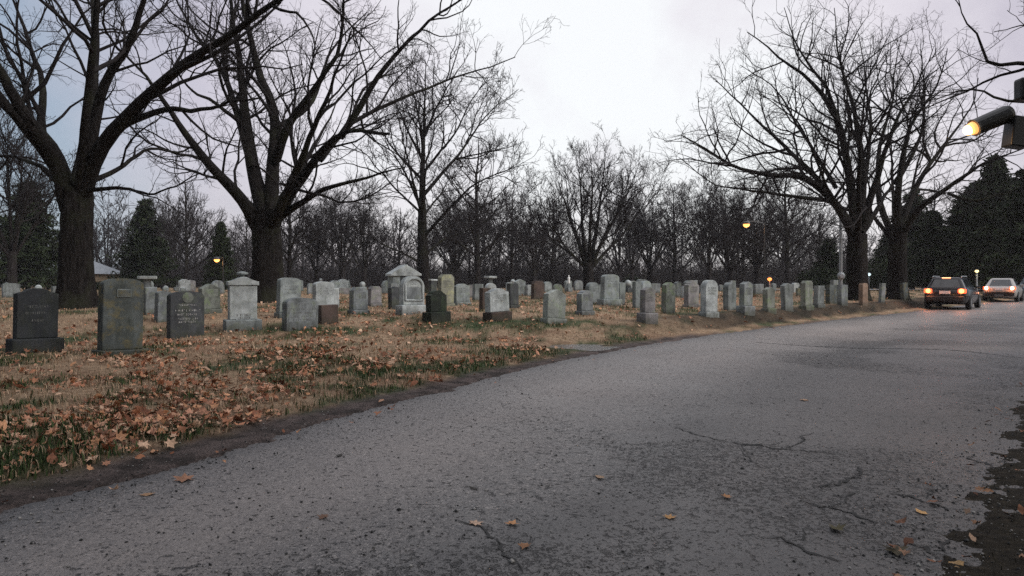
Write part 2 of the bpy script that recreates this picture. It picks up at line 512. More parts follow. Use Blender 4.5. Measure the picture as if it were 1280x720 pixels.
wt = np.where(fy < 1.5, .04, np.where(fy < 10, 1.0, 1.0 / (1 + ((fy - 10) / 4.0) ** 1.5)))
cw = np.cumsum(wt); ui = np.interp(np.linspace(cw[0], cw[-1], ns), cw, np.arange(9000))
Ls = np.stack([np.interp(ui, np.arange(9000), Lf[:, k]) for k in (0, 1)], 1)
Rs = np.stack([np.interp(ui, np.arange(9000), Rf[:, k]) for k in (0, 1)], 1)
w = np.linspace(-.05, 1.15, nw)[None, :, None]
PTS = (Ls[:, None, :] - 0.0) * (1 - w) + Rs[:, None, :] * w
ww = np.broadcast_to(w[:, :, 0], PTS.shape[:2])
RX, RY = PTS[..., 0].ravel(), PTS[..., 1].ravel()
WW = ww.ravel(); WZ = np.clip(WW, 0, 1)
rz = 0.03 * (1 - (2 * WZ - 1) ** 2) * 0.6 + 0.018 * (fbm(RX * 0.6, RY * 0.6, 60) - 0.5) + 0.008 * (fbm(RX * 3, RY * 3, 61) - 0.5)
track = np.exp(-((WW - 0.24) / 0.15) ** 2) + 0.15 * np.exp(-((WW - 0.72) / 0.10) ** 2)
track = np.clip(track * (0.35 + 0.9 * (fbm(RX * 0.45, RY * 0.45, 63) - 0.2)) * 0.75, 0, 0.8)
rav = np.clip(np.exp(-((WW - 0.55) / 0.16) ** 2) + 0.55 * np.exp(-((WW - 0.9) / 0.15) ** 2) + 0.15, 0, 1)
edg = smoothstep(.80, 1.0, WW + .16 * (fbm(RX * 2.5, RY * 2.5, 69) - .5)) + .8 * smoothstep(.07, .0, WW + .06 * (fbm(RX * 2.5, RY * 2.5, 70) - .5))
near_shade = .45 * smoothstep(5.2, 3.2, RY) * (.4 + fbm(RX * 1.5, RY * 1.5, 71))  # shade put into the colour: asphalt darkens toward the viewer
drk = np.clip(edg + near_shade + smoothstep(.42, .62, WW + .25 * (fbm(RX * .35, RY * .35, 66) - .5)) * (.55 + .5 * fbm(RX * .8, RY * .8, 67)), 0, 1)
# ravelled asphalt: hollows where the top course has crumbled away
pn = .5 * vnoise(RX * 13 + .6 * vnoise(RX * 5, RY * 5, 80), RY * 13, 81) + .32 * vnoise(RX * 24, RY * 24, 82) + .18 * vnoise(RX * 41, RY * 41, 83)
pmask = rav * smoothstep(.40, .66, fbm(RX * .75, RY * .75, 84, 4)) * 1.2 + .25 * rav * smoothstep(7.5, 4, RY)
pitm = smoothstep(.60, .72, pn + .14 * np.clip(pmask, 0, 1) - .02) * np.clip(.25 + pmask, 0, 1)
rz = rz - .008 * pitm * smoothstep(14, 9, RY) + .006 * (vnoise(RX * 19, RY * 19, 85) - .5) * smoothstep(12, 8, RY)
rc = np.stack([track, np.clip(.25 * pitm + pmask, 0, 1), drk], 1)
i0 = np.arange(ns - 1)[:, None] * nw; j0 = np.arange(nw - 1)[None, :]
rq = np.stack([i0 + j0, i0 + j0 + 1, i0 + nw + j0 + 1, i0 + nw + j0], -1).reshape(-1, 4)[:, ::-1]
road = tag(mobj('road', np_mesh('road', np.stack([RX, RY, rz], 1), rq, M['asphalt'], rc)), kind='structure')


def rzat(x, y):
    k = ((RX - x) ** 2 + (RY - y) ** 2).argmin()
    return float(rz[k])


def on_road(px, py):
    d = (CAMZ - 0.012) * F / (py - HZ)
    return np.array([(px - 640) / F * d, d])


# crossing road beyond the cars
V = []
xs = np.linspace(20, 190, 40)
for x in xs:
    yc = 58 + 0.02 * x
    for yy in (yc - 3.2, yc + 3.2):
        V.append((x, yy, max(gz(x, yy), rzat(x, yy) if x > 60 else 0) + .10))
crossq = np.array([(2 * k, 2 * k + 2, 2 * k + 3, 2 * k + 1) for k in range(len(xs) - 1)])
tag(mobj('crossing_road', np_mesh('crossing_road', np.array(V), crossq, plain('pale_asphalt', (0.24, 0.25, 0.26), 0.6, var=0.2, scale=0.7))), kind='structure')

# cracks and the repair seam in the asphalt: thin irregular tar-filled lines
tar = plain('crack_tar', (0.012, 0.012, 0.012), 0.8)


def crack(pts, w0, seed, name='crack', jit=0.05):
    r = np.random.default_rng(seed)
    P = np.array([on_road(*p) for p in pts])
    D = dense(P, max(14, int(np.linalg.norm(P[-1] - P[0]) / 0.035)))
    n = len(D)
    T = np.gradient(D, axis=0); T /= np.linalg.norm(T, axis=1)[:, None]
    Nn = np.stack([-T[:, 1], T[:, 0]], 1)
    off = np.cumsum(r.normal(0, 1, n)); off -= np.linspace(off[0], off[-1], n)
    off = jit * off / (np.abs(off).max() + 1e-6) + r.normal(0, jit * 0.12, n)
    D = D + Nn * off[:, None]
    wd = 1.7 * w0 * (0.25 + 0.9 * r.random(n)) * np.sin(np.linspace(0.15, 3.0, n)) ** 0.5
    A = D + Nn * wd[:, None] / 2; B = D - Nn * wd[:, None] / 2
    V = []
    for i in range(n):
        for p in (A[i], B[i]): V.append((p[0], p[1], rzat(*p) + 0.0045))
    Q = np.array([(2 * i, 2 * i + 1, 2 * i + 3, 2 * i + 2) for i in range(n - 1)])
    mobj(name, np_mesh(name, np.array(V), Q, tar), road)


crack([(845, 536), (880, 548), (925, 556), (975, 560), (1045, 567)], 0.016, 1)
crack([(1000, 626), (1040, 633), (1070, 643), (1095, 655)], 0.016, 2)
crack([(1110, 614), (1150, 622), (1185, 636)], 0.016, 3)
crack([(950, 670), (985, 676), (1020, 688), (1050, 700)], 0.014, 4)
crack([(1140, 672), (1165, 684), (1195, 702)], 0.022, 5)
crack([(1208, 568), (1230, 579), (1250, 584)], 0.02, 6)
crack([(1028, 610), (1034, 602), (1050, 602), (1062, 596), (1076, 597)], 0.03, 7)
crack([(1062, 596), (1072, 584)], 0.02, 8)
crack([(945, 428), (1010, 433), (1090, 436), (1180, 437), (1278, 447)], 0.05, 9, 'seam', 0.06)
crack([(570, 652), (610, 668), (640, 690), (655, 716)], 0.012, 12)

crack([(925, 556), (938, 572), (960, 582)], 0.010, 21)
crack([(975, 560), (1000, 552), (1018, 541)], 0.010, 22)
crack([(1040, 633), (1050, 622), (1068, 615)], 0.010, 23)
crack([(1150, 622), (1162, 610), (1180, 602)], 0.010, 24)
crack([(985, 676), (1000, 664), (1024, 660)], 0.010, 25)
crack([(1165, 684), (1178, 672), (1200, 668)], 0.012, 26)

# puddle in the low place
th2 = np.linspace(0, 2 * np.pi, 48, endpoint=False)
lev = gz(*PUD) + 0.05
pv = [(PUD[0], PUD[1], lev)]
for t in th2:                                   # the shore: where the ground rises through the water level
    rs = np.linspace(.05, .95, 60)
    hs = gheight(PUD[0] + rs * np.cos(t), PUD[1] + rs * np.sin(t))
    up_ = np.nonzero(hs > lev)[0]
    r_ = rs[up_[0]] + .02 if len(up_) else .5
    pv.append((PUD[0] + r_ * np.cos(t), PUD[1] + r_ * np.sin(t), lev))
pv = np.array(pv)
pq = np.array([(0, 1 + k, 1 + (k + 1) % 48) for k in range(48)])
wm, nt, b = new_mat('standing_water')
b.inputs['Base Color'].default_value = (0.10, 0.097, 0.10, 1); b.inputs['Roughness'].default_value = 0.16
tcw = N(nt, 'ShaderNodeTexCoord'); bump(nt, b, noise_node(nt, tcw.outputs['Object'], 9, 4).outputs['Fac'], 0.5, 0.03)
tag(mobj('puddle_water', np_mesh('puddle_water', pv, pq, wm)), kind='structure')

# ------------------------------------------------------------------ trees
def unit(v):
    return v / (np.linalg.norm(v, axis=-1, keepdims=True) + 1e-9)


def tubes(P, Rr, m, seed=0, rough=0.0):
    """P (N,K,3), Rr (N,K) -> verts, quads"""
    n, K, _ = P.shape
    T = unit(np.gradient(P, axis=1))
    ref = np.where(np.abs(T[:, :1, 2:3]) > 0.85, np.array([1.0, 0, 0]), np.array([0, 0, 1.0]))
    ref = np.broadcast_to(ref, T.shape)
    U = unit(np.cross(T, ref)); W = np.cross(T, U)
    a = np.arange(m) * 2 * np.pi / m
    rr = Rr[:, :, None]
    if rough:
        g = np.random.default_rng(seed)
        rr = rr * (1 + rough * g.normal(0, 1, (n, 1, m)) + 0.5 * rough * g.normal(0, 1, (n, K, m)))
    ring = P[:, :, None, :] + rr[..., None] * (U[:, :, None, :] * np.cos(a)[:, None] + W[:, :, None, :] * np.sin(a)[:, None])
    V = ring.reshape(-1, 3)
    i = np.arange(n)[:, None, None] * K * m; k = np.arange(K - 1)[None, :, None] * m; j = np.arange(m)[None, None, :]
    j2 = (j + 1) % m
    Q = np.stack([i + k + j, i + k + j2, i + k + m + j2, i + k + m + j], -1).reshape(-1, 4)
    return V, Q


def lengths(P):
    return np.linalg.norm(np.diff(P, axis=1), axis=2).sum(1)


def sprout(P, Rr, g, dens, K, ang, lr, lmin, lmax, up, wig, tmin=0.2, rmin=0.004, rk=0.013, droop=0.0):
    L = lengths(P)
    cnt = np.maximum(1, np.round(L * dens * g.uniform(0.75, 1.25, len(L)))).astype(int)
    idx = np.repeat(np.arange(len(P)), cnt)
    n = len(idx); Kp = P.shape[1]
    t = tmin + (1 - tmin) * g.random(n) ** 0.85
    f = t * (Kp - 1); i = np.minimum(f.astype(int), Kp - 2); fr = (f - i)[:, None]
    p0 = P[idx, i] * (1 - fr) + P[idx, i + 1] * fr
    T = unit(P[idx, i + 1] - P[idx, i])
    r0p = Rr[idx, i] * (1 - fr[:, 0]) + Rr[idx, i + 1] * fr[:, 0]
    perp = unit(np.cross(T, g.normal(0, 1, (n, 3))))
    th = np.radians(g.uniform(ang[0], ang[1], n))[:, None]
    d = unit(T * np.cos(th) + perp * np.sin(th) + np.array([0, 0, up]))
    ln = np.clip(L[idx] * lr * (1.15 - 0.75 * t) * g.uniform(0.55, 1.25, n), lmin, lmax)
    r0 = np.maximum(np.minimum(r0p * 0.72, rk * ln + 0.002), rmin)
    out = [p0]; p = p0
    side = g.normal(0, 1, (n, 3))
    for k in range(K - 1):
        d = unit(d + wig * g.normal(0, 1, (n, 3)) + 0.04 * side + np.array([0, 0, up * 0.35 - droop]))
        p = p + d * (ln / (K - 1))[:, None]
        out.append(p)
    P2 = np.stack(out, 1)
    s = np.linspace(0, 1, K)[None, :]
    R2 = np.maximum(r0[:, None] * (1 - 0.8 * s), rmin * 0.7)
    return P2, R2


def cat(meshes):
    Vs, Qs, o = [], [], 0
    for V, Q in meshes:
        Vs.append(V); Qs.append(Q + o); o += len(V)
    return np.vstack(Vs), np.vstack(Qs)


def flared_trunk(p0, p1, r0, r1, g, K=16, flare=0.65, wob=0.06):
    s = np.linspace(0, 1, K)[:, None]
    P = np.array(p0) * (1 - s) + np.array(p1) * s
    P[:, :2] += np.cumsum(g.normal(0, wob / 4, (K, 2)), 0) * s
    h = s[:, 0] * np.linalg.norm(np.array(p1) - np.array(p0))
    rr = r0 + (r1 - r0) * s[:, 0] + r0 * flare * np.exp(-h / 0.35) 
    return P[None], rr[None]


def limbs_from(lists, K=18, g=None, wob=0.12):
    P, Rr = [], []
    for pts, ra, rb in lists:
        D = dense(np.array(pts), K)
        D[1:] += (np.cumsum(g.normal(0, wob / 3, (K - 1, 3)), 0)) * np.linspace(0.2, 1, K - 1)[:, None]
        P.append(D); Rr.append(rb * .7 + (ra - rb * .7) * (1 - np.linspace(0, 1, K)) ** 1.25)
    return np.array(P), np.array(Rr)


def crown_levels(P, Rr, g, rmin, scale=1.0, q=1.0, up=0.13, wig=0.20, l1=(0.55, 1.2, 4.8), tmin=0.2, d1=1.9):
    """three more orders of branching on the main limbs"""
    out = []
    P1, R1 = sprout(P, Rr, g, d1 * q / scale, 9, (32, 72), l1[0], l1[1] * scale, l1[2] * scale, up, wig, tmin, rmin * 1.6, 0.014)
    P2, R2 = sprout(P1, R1, g, 2.4 * q / scale, 6, (28, 62), 0.52, 0.5 * scale, 2.2 * scale, up * 0.9, wig * 1.1, 0.15, rmin * 1.25, 0.011)
    P3, R3 = sprout(P2, R2, g, 4.0 * q / scale, 4, (25, 60), 0.50, 0.28 * scale, 1.0 * scale, up * 0.8, wig * 1.2, 0.15, rmin, 0.009)
    P4, R4 = sprout(P3, R3, g, 4.2 * q / scale, 3, (25, 60), 0.5, 0.14 * scale, 0.5 * scale, up * 0.6, wig, 0.2, rmin * 0.75, 0.008)
    for (p, r, m) in ((P1, R1, 6), (P2, R2, 4), (P3, R3, 3), (P4, R4, 3)):
        out.append(tubes(p, r, m, 3, 0.05 if m > 4 else 0))
    # limb ends carry on as their own leaders
    return out


def hero_tree(base, trunk_top, r0, r1, limbs, seed, label, rmin=0.006, extra=5, q=1.0, d=None, spread=7.0, height=9.0, flare=0.5, cat_='tree', up=0.13, d1=1.7):
    g = np.random.default_rng(seed)
    root = empty('bare_tree', base)
    tag(root, label, cat_)
    P0, R0 = flared_trunk(base - np.array([0, 0, 0.15]), trunk_top, r0, r1, g, flare=flare)
    for k in range(extra):
        az = 2 * np.pi * (k + g.random()) / extra
        if abs(math.sin(az)) < 0.45: az += 0.9
        e = spread * g.uniform(0.55, 0.95); hh = height * g.uniform(0.5, 1.0)
        a_ = trunk_top - np.array([0, 0, g.uniform(0.0, 0.9)])
        v = np.array([math.cos(az), math.sin(az), 0])
        limbs = limbs + [([a_, a_ + v * e * 0.35 + np.array([0, 0, hh * 0.32]), a_ + v * e * 0.72 + np.array([0, 0, hh * 0.68]), a_ + v * e + np.array([0, 0, hh])],
                          r1 * g.uniform(0.3, 0.45), 0.03)]
    PL, RL = limbs_from(limbs, 18, g)
    tv = cat([tubes(P0, R0, 20, seed, 0.04), tubes(PL, RL, 10, seed, 0.03)])
    cv_ = cat(crown_levels(PL, RL, g, rmin, 1.0, q, up=up, d1=d1))
    off = np.array([base])
    mobj('trunk', np_mesh('trunk', tv[0] - off, tv[1], M['bark']), root)
    mobj('crown', np_mesh('crown', cv_[0] - off, cv_[1], M['twig']), root)
    return root


def A(d, *pts):
    return [at(px, py, d + dd) for px, py, dd in pts]


# big tree on the left
d1 = 20.8
b1 = np.array([at(95, 400, d1)[0], d1, 0.0]); b1[2] = gz(b1[0], b1[1])
t1 = at(97, 235, d1)
hero_tree(b1, t1, 0.50, 0.40, [
    (A(d1, (88, 262, 0), (70, 200, -.5), (38, 150, -1.2), (-5, 70, -2), (-60, -10, -2.5)), .30, .07),
    (A(d1, (75, 225, 0), (52, 165, .6), (50, 100, 1.5), (28, 45, 2), (-5, -30, 2.6)), .17, .04),
    (A(d1, (92, 255, 0), (108, 185, .8), (117, 110, 1.5), (118, 40, 2), (100, -50, 3)), .29, .08),
    (A(d1, (112, 190, .6), (130, 110, .4), (165, 55, 0), (192, -5, -.4), (225, -80, -.8)), .19, .06),
    (A(d1, (102, 250, 0), (122, 190, -.6), (160, 140, -1.2), (232, 75, -2), (320, 15, -3), (400, -40, -4)), .25, .06),
    (A(d1, (128, 178, -.6), (165, 150, -1), (215, 133, -1.4), (270, 133, -2), (330, 120, -2.6)), .13, .035),
    (A(d1, (72, 215, 0), (35, 165, -1), (-10, 118, -2), (-90, 70, -3)), .16, .05),
    (A(d1, (88, 245, .2), (50, 210, 1), (0, 195, 2), (-60, 190, 3)), .10, .03),
    (A(d1, (105, 230, .2), (140, 215, 1), (185, 185, 2.2), (225, 185, 3), (255, 165, 4)), .09, .025),
    (A(d1, (110, 238, -.2), (150, 235, -1), (190, 240, -1.8), (235, 215, -2.5)), .07, .02),
], 3, 'massive bare tree with thick dark forking trunk, in front of the grey-roofed house', extra=2, spread=8, height=10, flare=0.55, d1=1.3, q=.88)

# big tree second from the left
d2 = 26.0
b2 = np.array([at(335, 390, d2)[0], d2, 0.0]); b2[2] = gz(b2[0], b2[1])
t2 = at(335, 262, d2)
hero_tree(b2, t2, 0.60, 0.50, [
    (A(d2, (325, 290, 0), (300, 245, -.6), (262, 208, -1.4), (228, 165, -2), (190, 115, -2.6), (150, 70, -3)), .27, .05),
    (A(d2, (333, 275, 0), (318, 215, .5), (308, 150, 1), (298, 70, 1.5), (285, -20, 2)), .32, .08),
    (A(d2, (316, 210, .3), (300, 150, 1), (280, 90, 2), (250, 45, 3), (215, -20, 4)), .18, .04),
    (A(d2, (338, 275, 0), (342, 210, .4), (347, 150, .8), (330, 95, 1), (318, 30, 1.2), (310, -50, 1.4)), .30, .07),
    (A(d2, (345, 200, .2), (362, 155, -.6), (400, 105, -1.5), (428, 60, -2.2), (440, -10, -3)), .19, .05),
    (A(d2, (340, 282, 0), (362, 245, -.8), (395, 205, -1.8), (425, 172, -2.4), (460, 160, -3), (505, 168, -3.6)), .26, .06),
    (A(d2, (425, 172, -2.4), (455, 125, -2.8), (495, 70, -3), (545, 25, -3.4), (600, -10, -3.8)), .13, .03),
    (A(d2, (400, 200, -1.8), (445, 150, -.5), (520, 115, .3), (580, 92, 1), (640, 75, 1.6)), .11, .025),
    (A(d2, (352, 270, -.2), (400, 240, -1.4), (450, 225, -2), (500, 208, -3)), .14, .03),
    (A(d2, (325, 265, .2), (280, 230, 1.2), (245, 220, 2), (195, 205, 3)), .10, .025),
    (A(d2, (345, 160, .6), (390, 130, 1.6), (420, 60, 2.4), (470, 10, 3)), .11, .03),
    (A(d2, (310, 160, .8), (270, 130, .2), (235, 110, -.6), (200, 60, -1.4)), .09, .025),
], 8, 'massive bare tree with dark trunk rising right behind the tall pale gabled monument', extra=2, spread=8, height=11, flare=0.4, d1=1.3, q=.88)

# the two spreading trees on the right, by the road
d4 = 32.5
b4 = np.array([at(1072, 378, d4)[0], d4, 0.0]); b4[2] = gz(b4[0], b4[1])
t4 = at(1072, 292, d4)
hero_tree(b4, t4, 0.48, 0.42, [
    (A(d4, (1068, 300, 0), (1050, 262, -.6), (1005, 222, -1.5), (955, 215, -2), (900, 195, -3), (855, 165, -3.6)), .24, .035),
    (A(d4, (1062, 285, 0), (1030, 235, .8), (985, 190, 1.6), (935, 145, 2.4), (890, 105, 3)), .19, .03),
    (A(d4, (1070, 290, 0), (1062, 225, 0), (1045, 150, -.5), (1010, 95, -1), (965, 60, -1.4), (930, 30, -2)), .25, .03),
    (A(d4, (1050, 170, -.4), (1035, 110, -1), (1005, 60, -1.6), (985, 5, -2)), .12, .02),
    (A(d4, (1074, 290, 0), (1078, 220, .6), (1068, 140, 1.2), (1050, 70, 1.7), (1045, 10, 2)), .23, .025),
    (A(d4, (1078, 285, 0), (1098, 215, -.6), (1122, 150, -1.5), (1150, 95, -2), (1165, 60, -2.4)), .20, .025),
    (A(d4, (1080, 230, .4), (1090, 160, 1.6), (1085, 100, 2.4), (1075, 45, 3)), .12, .025),
    (A(d4, (1030, 250, -.9), (985, 245, -2), (940, 240, -2.6), (890, 235, -3.4), (850, 205, -4)), .10, .02),
    (A(d4, (1045, 235, 1), (1000, 165, 2.2), (965, 110, 3.2), (920, 80, 4)), .11, .02),
], 15, 'spreading bare tree with long limbs over the headstones, left of the roadside pair', extra=3, spread=7, height=9, q=.85, flare=0.45)
d5 = 34.5
b5 = np.array([at(1122, 376, d5)[0], d5, 0.0]); b5[2] = gz(b5[0], b5[1])
t5 = at(1120, 290, d5)
hero_tree(b5, t5, 0.44, 0.38, [
    (A(d5, (1118, 300, 0), (1098, 250, .8), (1095, 190, 1.8), (1110, 120, 2.6), (1120, 50, 3)), .19, .025),
    (A(d5, (1120, 292, 0), (1125, 225, -.6), (1140, 160, -1.2), (1175, 110, -2), (1190, 60, -2.6)), .21, .025),
    (A(d5, (1124, 298, 0), (1150, 262, -.8), (1185, 240, -1.6), (1235, 208, -2.6), (1290, 185, -3.4)), .20, .035),
    (A(d5, (1124, 288, 0), (1150, 225, 1), (1185, 175, 1.8), (1215, 130, 2.6), (1225, 90, 3)), .18, .025),
    (A(d5, (1185, 242, -1.6), (1215, 250, -2.4), (1250, 240, -3), (1285, 220, -3.4)), .08, .02),
    (A(d5, (1120, 230, -.4), (1150, 170, .6), (1155, 110, 1.4), (1150, 60, 2)), .12, .025),
], 22, 'spreading bare tree nearest the dark car, right one of the pair by the road', extra=3, spread=6.5, height=8, q=.82, flare=0.45)

# tree just out of frame whose boughs hang in from the right
d6 = 15.0
b6 = np.array([14.2, 14.2, 0.0]); b6[2] = gz(b6[0], b6[1])
t6 = np.array([14.2, 14.2, 5.2])
hero_tree(b6, t6, 0.34, 0.28, [
    (A(d6, (1455, 120, 0), (1370, 95, 0), (1290, 82, 0), (1245, 83, .2), (1222, 45, .3), (1203, 8, .5)), .11, .015),
    (A(d6, (1440, 170, -.6), (1350, 128, -.4), (1285, 124, -.2), (1252, 125, 0), (1215, 104, .3), (1180, 106, .5), (1128, 112, .8)), .075, .012),
    (A(d6, (1455, 60, 0), (1390, 20, .4), (1320, 0, .8), (1270, -30, 1.2)), .09, .02),
    (A(d6, (1470, 40, 0), (1480, -60, .4), (1460, -160, .8)), .16, .05),
    (A(d6, (1480, 60, 0), (1560, -20, .4), (1620, -90, .8)), .14, .04),
    (A(d6, (1380, 92, 0), (1310, 55, .6), (1275, 30, 1), (1235, 38, 1.4)), .05, .012),
], 29, 'bare tree off to the right whose thin boughs hang above the floodlight', extra=2, spread=4, height=6, q=0.55)


def tree_meshes(seed, h, style, rmin, q=0.8, lite=False):
    g = np.random.default_rng(seed)
    if style == 'vase':
        tt = np.array([0, 0, h * g.uniform(0.16, 0.24)]); P0, R0 = flared_trunk((0, 0, -0.2), tt, h * .026, h * .022, g)
        L = []
        n = 8
        for k in range(n):
            az = 2 * np.pi * (k + g.uniform(-.3, .3)) / n; e = h * g.uniform(0.28, 0.46); hh = (h - tt[2]) * g.uniform(0.6, 0.98)
            if k % 3 == 0: e *= 0.35; hh = (h - tt[2])
            v = np.array([math.cos(az), math.sin(az), 0])
            a_ = tt - np.array([0, 0, g.uniform(0, h * .06)])
            L.append(([a_, a_ + v * e * .36 + np.array([0, 0, hh * .36]), a_ + v * e * .75 + np.array([0, 0, hh * .74]), a_ + v * e + np.array([0, 0, hh])], h * g.uniform(.008, .013), .015))
        PL, RL = limbs_from(L, 12, g, .2)
        allP, allR = PL, RL
    else:
        P0, R0 = flared_trunk((0, 0, -0.2), (g.normal(0, .3), g.normal(0, .3), h * .93), h * .022, .03, g, K=18, wob=.25, flare=.4)
        L = []
        n = 19
        for k in range(n):
            t = 0.2 + 0.68 * (k + g.random()) / n
            i = min(int(t * 17), 16); a_ = P0[0, i]
            az = k * 2.4 + g.uniform(-.5, .5); e = h * g.uniform(.34, .50) * (1.12 - t); hh = h * (0.12 + .34 * (1 - t)) * g.uniform(.7, 1.15)
            v = np.array([math.cos(az), math.sin(az), 0])
            L.append(([a_, a_ + v * e * .4 + np.array([0, 0, hh * .3]), a_ + v * e * .78 + np.array([0, 0, hh * .68]), a_ + v * e + np.array([0, 0, hh])], h * .0085 * (1.3 - t), .015))
        PL, RL = limbs_from(L, 12, g, .15)
        allP, allR = PL, RL
    tv = cat([tubes(P0, R0, 10, seed, .05), tubes(PL, RL, 6, seed, .03)])
    sc = h / 14
    if lite:
        P1, R1 = sprout(allP, allR, g, 1.1 / sc, 5, (30, 65), .5, 1.0 * sc, 4.0 * sc, .25, .15, .2, rmin * 1.5, .013)
        P2, R2 = sprout(P1, R1, g, 1.8 / sc, 4, (28, 60), .5, .5 * sc, 2.0 * sc, .25, .17, .15, rmin, .01)
        P3, R3 = sprout(P2, R2, g, 2.2 / sc, 3, (25, 60), .5, .3 * sc, 1.1 * sc, .2, .17, .15, rmin * .8, .008)
        cv_ = cat([tubes(P1, R1, 3), tubes(P2, R2, 3), tubes(P3, R3, 3)])
    else:
        cv_ = cat(crown_levels(allP, allR, g, rmin, sc, q, d1=1.7, up=.2, l1=(0.55, 1.0, 4.2)))
    return tv, cv_


# middle-distance bare trees: five forms, copied
FORMS = []
for k, (st, h) in enumerate([('upright', 14), ('vase', 13), ('upright', 13), ('vase', 14), ('upright', 12)]):
    tv, cv_ = tree_meshes(100 + k * 7, h, st, 0.014, 0.9)
    FORMS.append((h, np_mesh('trunk', tv[0], tv[1], M['bark_haze_grey'] if k else M['bark']), np_mesh('crown', cv_[0], cv_[1], M['twig_haze_grey'] if k else M['twig'])))


def mid_tree(px, d, topy, form, label, rot=0.0, wide=1.0, group=None):
    h0, tm, cm = FORMS[form]
    x = (px - 640) / F * d
    z = gz(x, d)
    h = CAMZ + (HZ - topy) / F * d - z
    root = empty('bare_tree', (x, d, z), rot)
    tag(root, label, 'tree', group)
    for nm, me_ in (('trunk', tm), ('crown', cm)):
        o = mobj(nm, me_, root)
        o.scale = (h / h0 * wide, h / h0 * wide, h / h0)
    return root


d3 = 44.0
b3 = np.array([at(530, 360, d3)[0], d3, 0.0]); b3[2] = gz(b3[0], b3[1])
hero_tree(b3, at(528, 262, d3), 0.40, 0.26, [
    (A(d3, (528, 264, 0), (529, 187, .2), (531, 124, .3), (533, 70, .4)), .24, .02),
    (A(d3, (529, 297, 0), (575, 247, -1), (608, 224, -1.6), (662, 206, -2.4)), .13, .02),
    (A(d3, (530, 243, 0), (571, 195, .8), (608, 145, 1.6), (645, 112, 2.2)), .13, .02),
    (A(d3, (527, 260, 0), (512, 229, -.8), (496, 200, -1.5), (472, 170, -2)), .12, .02),
    (A(d3, (528, 330, 0), (504, 316, -.8), (475, 300, -1.4), (437, 276, -2)), .08, .015),
    (A(d3, (530, 320, 0), (554, 300, 1), (583, 288, 1.6), (640, 262, 2.6)), .09, .015),
    (A(d3, (529, 202, .2), (512, 166, 1), (500, 137, 1.6), (485, 95, 2)), .11, .015),
    (A(d3, (531, 170, .2), (546, 133, -.5), (566, 100, -1), (590, 70, -1.5)), .10, .015),
    (A(d3, (528, 225, .1), (495, 190, 1.4), (470, 150, 2.2), (455, 120, 3)), .10, .015),
    (A(d3, (530, 215, .1), (570, 165, -1.4), (600, 110, -2), (625, 85, -2.6)), .10, .015),
    (A(d3, (529, 190, .2), (524, 150, -1.2), (515, 105, -2), (510, 70, -2.6)), .09, .015),
], 41, 'tall straight bare tree right behind the pale gabled tomb', rmin=.010, extra=4, spread=4.5, height=6, up=.2, d1=1.9)
d8 = 61.0
b8 = np.array([at(736, 360, d8)[0], d8, 0.0]); b8[2] = gz(b8[0], b8[1])
hero_tree(b8, at(736, 328, d8), 0.50, 0.42, [
    (A(d8, (732, 332, 0), (721, 300, -.4), (706, 262, -1), (692, 218, -1.5)), .20, .02),
    (A(d8, (733, 330, 0), (728, 285, .4), (727, 240, .8), (722, 188, 1)), .22, .02),
    (A(d8, (738, 330, 0), (745, 290, .4), (750, 245, .6), (755, 182, .8)), .22, .02),
    (A(d8, (740, 332, 0), (755, 295, -.5), (776, 258, -1), (802, 202, -1.5)), .19, .02),
    (A(d8, (740, 334, 0), (760, 312, .5), (786, 284, 1), (824, 226, 1.4)), .16, .02),
    (A(d8, (732, 334, 0), (715, 318, .5), (692, 300, 1), (655, 262, 1.6)), .15, .02),
    (A(d8, (731, 334, 0), (705, 305, -1), (683, 265, -2), (668, 222, -2.6)), .14, .02),
    (A(d8, (736, 330, 0), (738, 280, -1), (741, 235, -1.6), (738, 180, -2)), .18, .02),
    (A(d8, (740, 330, 0), (762, 285, 1.4), (782, 240, 2), (790, 195, 2.6)), .15, .02),
    (A(d8, (734, 330, 0), (715, 275, 1.2), (708, 230, 1.8), (705, 195, 2.2)), .15, .02),
], 43, 'wide fan-shaped bare tree alone against the sky in mid cemetery', rmin=.011, extra=2, spread=4.5, height=7.0, up=.24, d1=1.35, flare=.3)
mid_tree(597, 60, 160, 2, 'slender bare tree just right of the tall straight tree behind the gabled tomb', 1.3)
mid_tree(455, 72, 232, 3, 'low rounded bare tree in the woods left of the pale gabled tomb', 2.2)
mid_tree(395, 80, 262, 1, 'short bare tree in the woods just right of the second massive trunk', 1.0)
mid_tree(640, 85, 232, 4, 'narrow bare tree in the woods left of the wide fan-shaped tree', 2.8)
mid_tree(690, 92, 238, 2, 'dim bare tree overlapped by the left half of the fan-shaped tree', 3.3)
mid_tree(842, 80, 228, 4, 'upright bare tree first to the right of the fan-shaped tree', 0.9)
mid_tree(886, 72, 222, 3, 'dense rounded bare tree left of the orange street lamp in the woods', 1.9, 0.85)
mid_tree(790, 95, 250, 1, 'dim bare tree overlapped by the right edge of the fan-shaped tree', 4.0)
mid_tree(985, 60, 190, 2, 'grey bare tree standing behind the limbs of the left roadside tree', 0.2)
mid_tree(930, 85, 265, 4, 'thin bare tree right behind the orange street lamp in the woods', 4.4)
mid_tree(1025, 72, 245, 0, 'thin bare tree behind the tall grey metal pole', 5.2)
mid_tree(232, 66, 205, 4, 'slim pale bare tree between the two massive trunks on the left', 0.7, 0.85)
mid_tree(362, 48, 190, 2, 'thin bare tree peeping out just right of the second massive trunk', 2.0, 0.9)
mid_tree(15, 42, 115, 3, 'hazy bare tree at the left edge of the photo behind the massive trunk', 2.5, 0.9)
mid_tree(565, 95, 250, 3, 'dim rounded bare tree between the straight tree and the slender tree', 5.6)
mid_tree(500, 98, 252, 4, 'dim narrow bare tree behind the left limbs of the straight tree', 3.9)
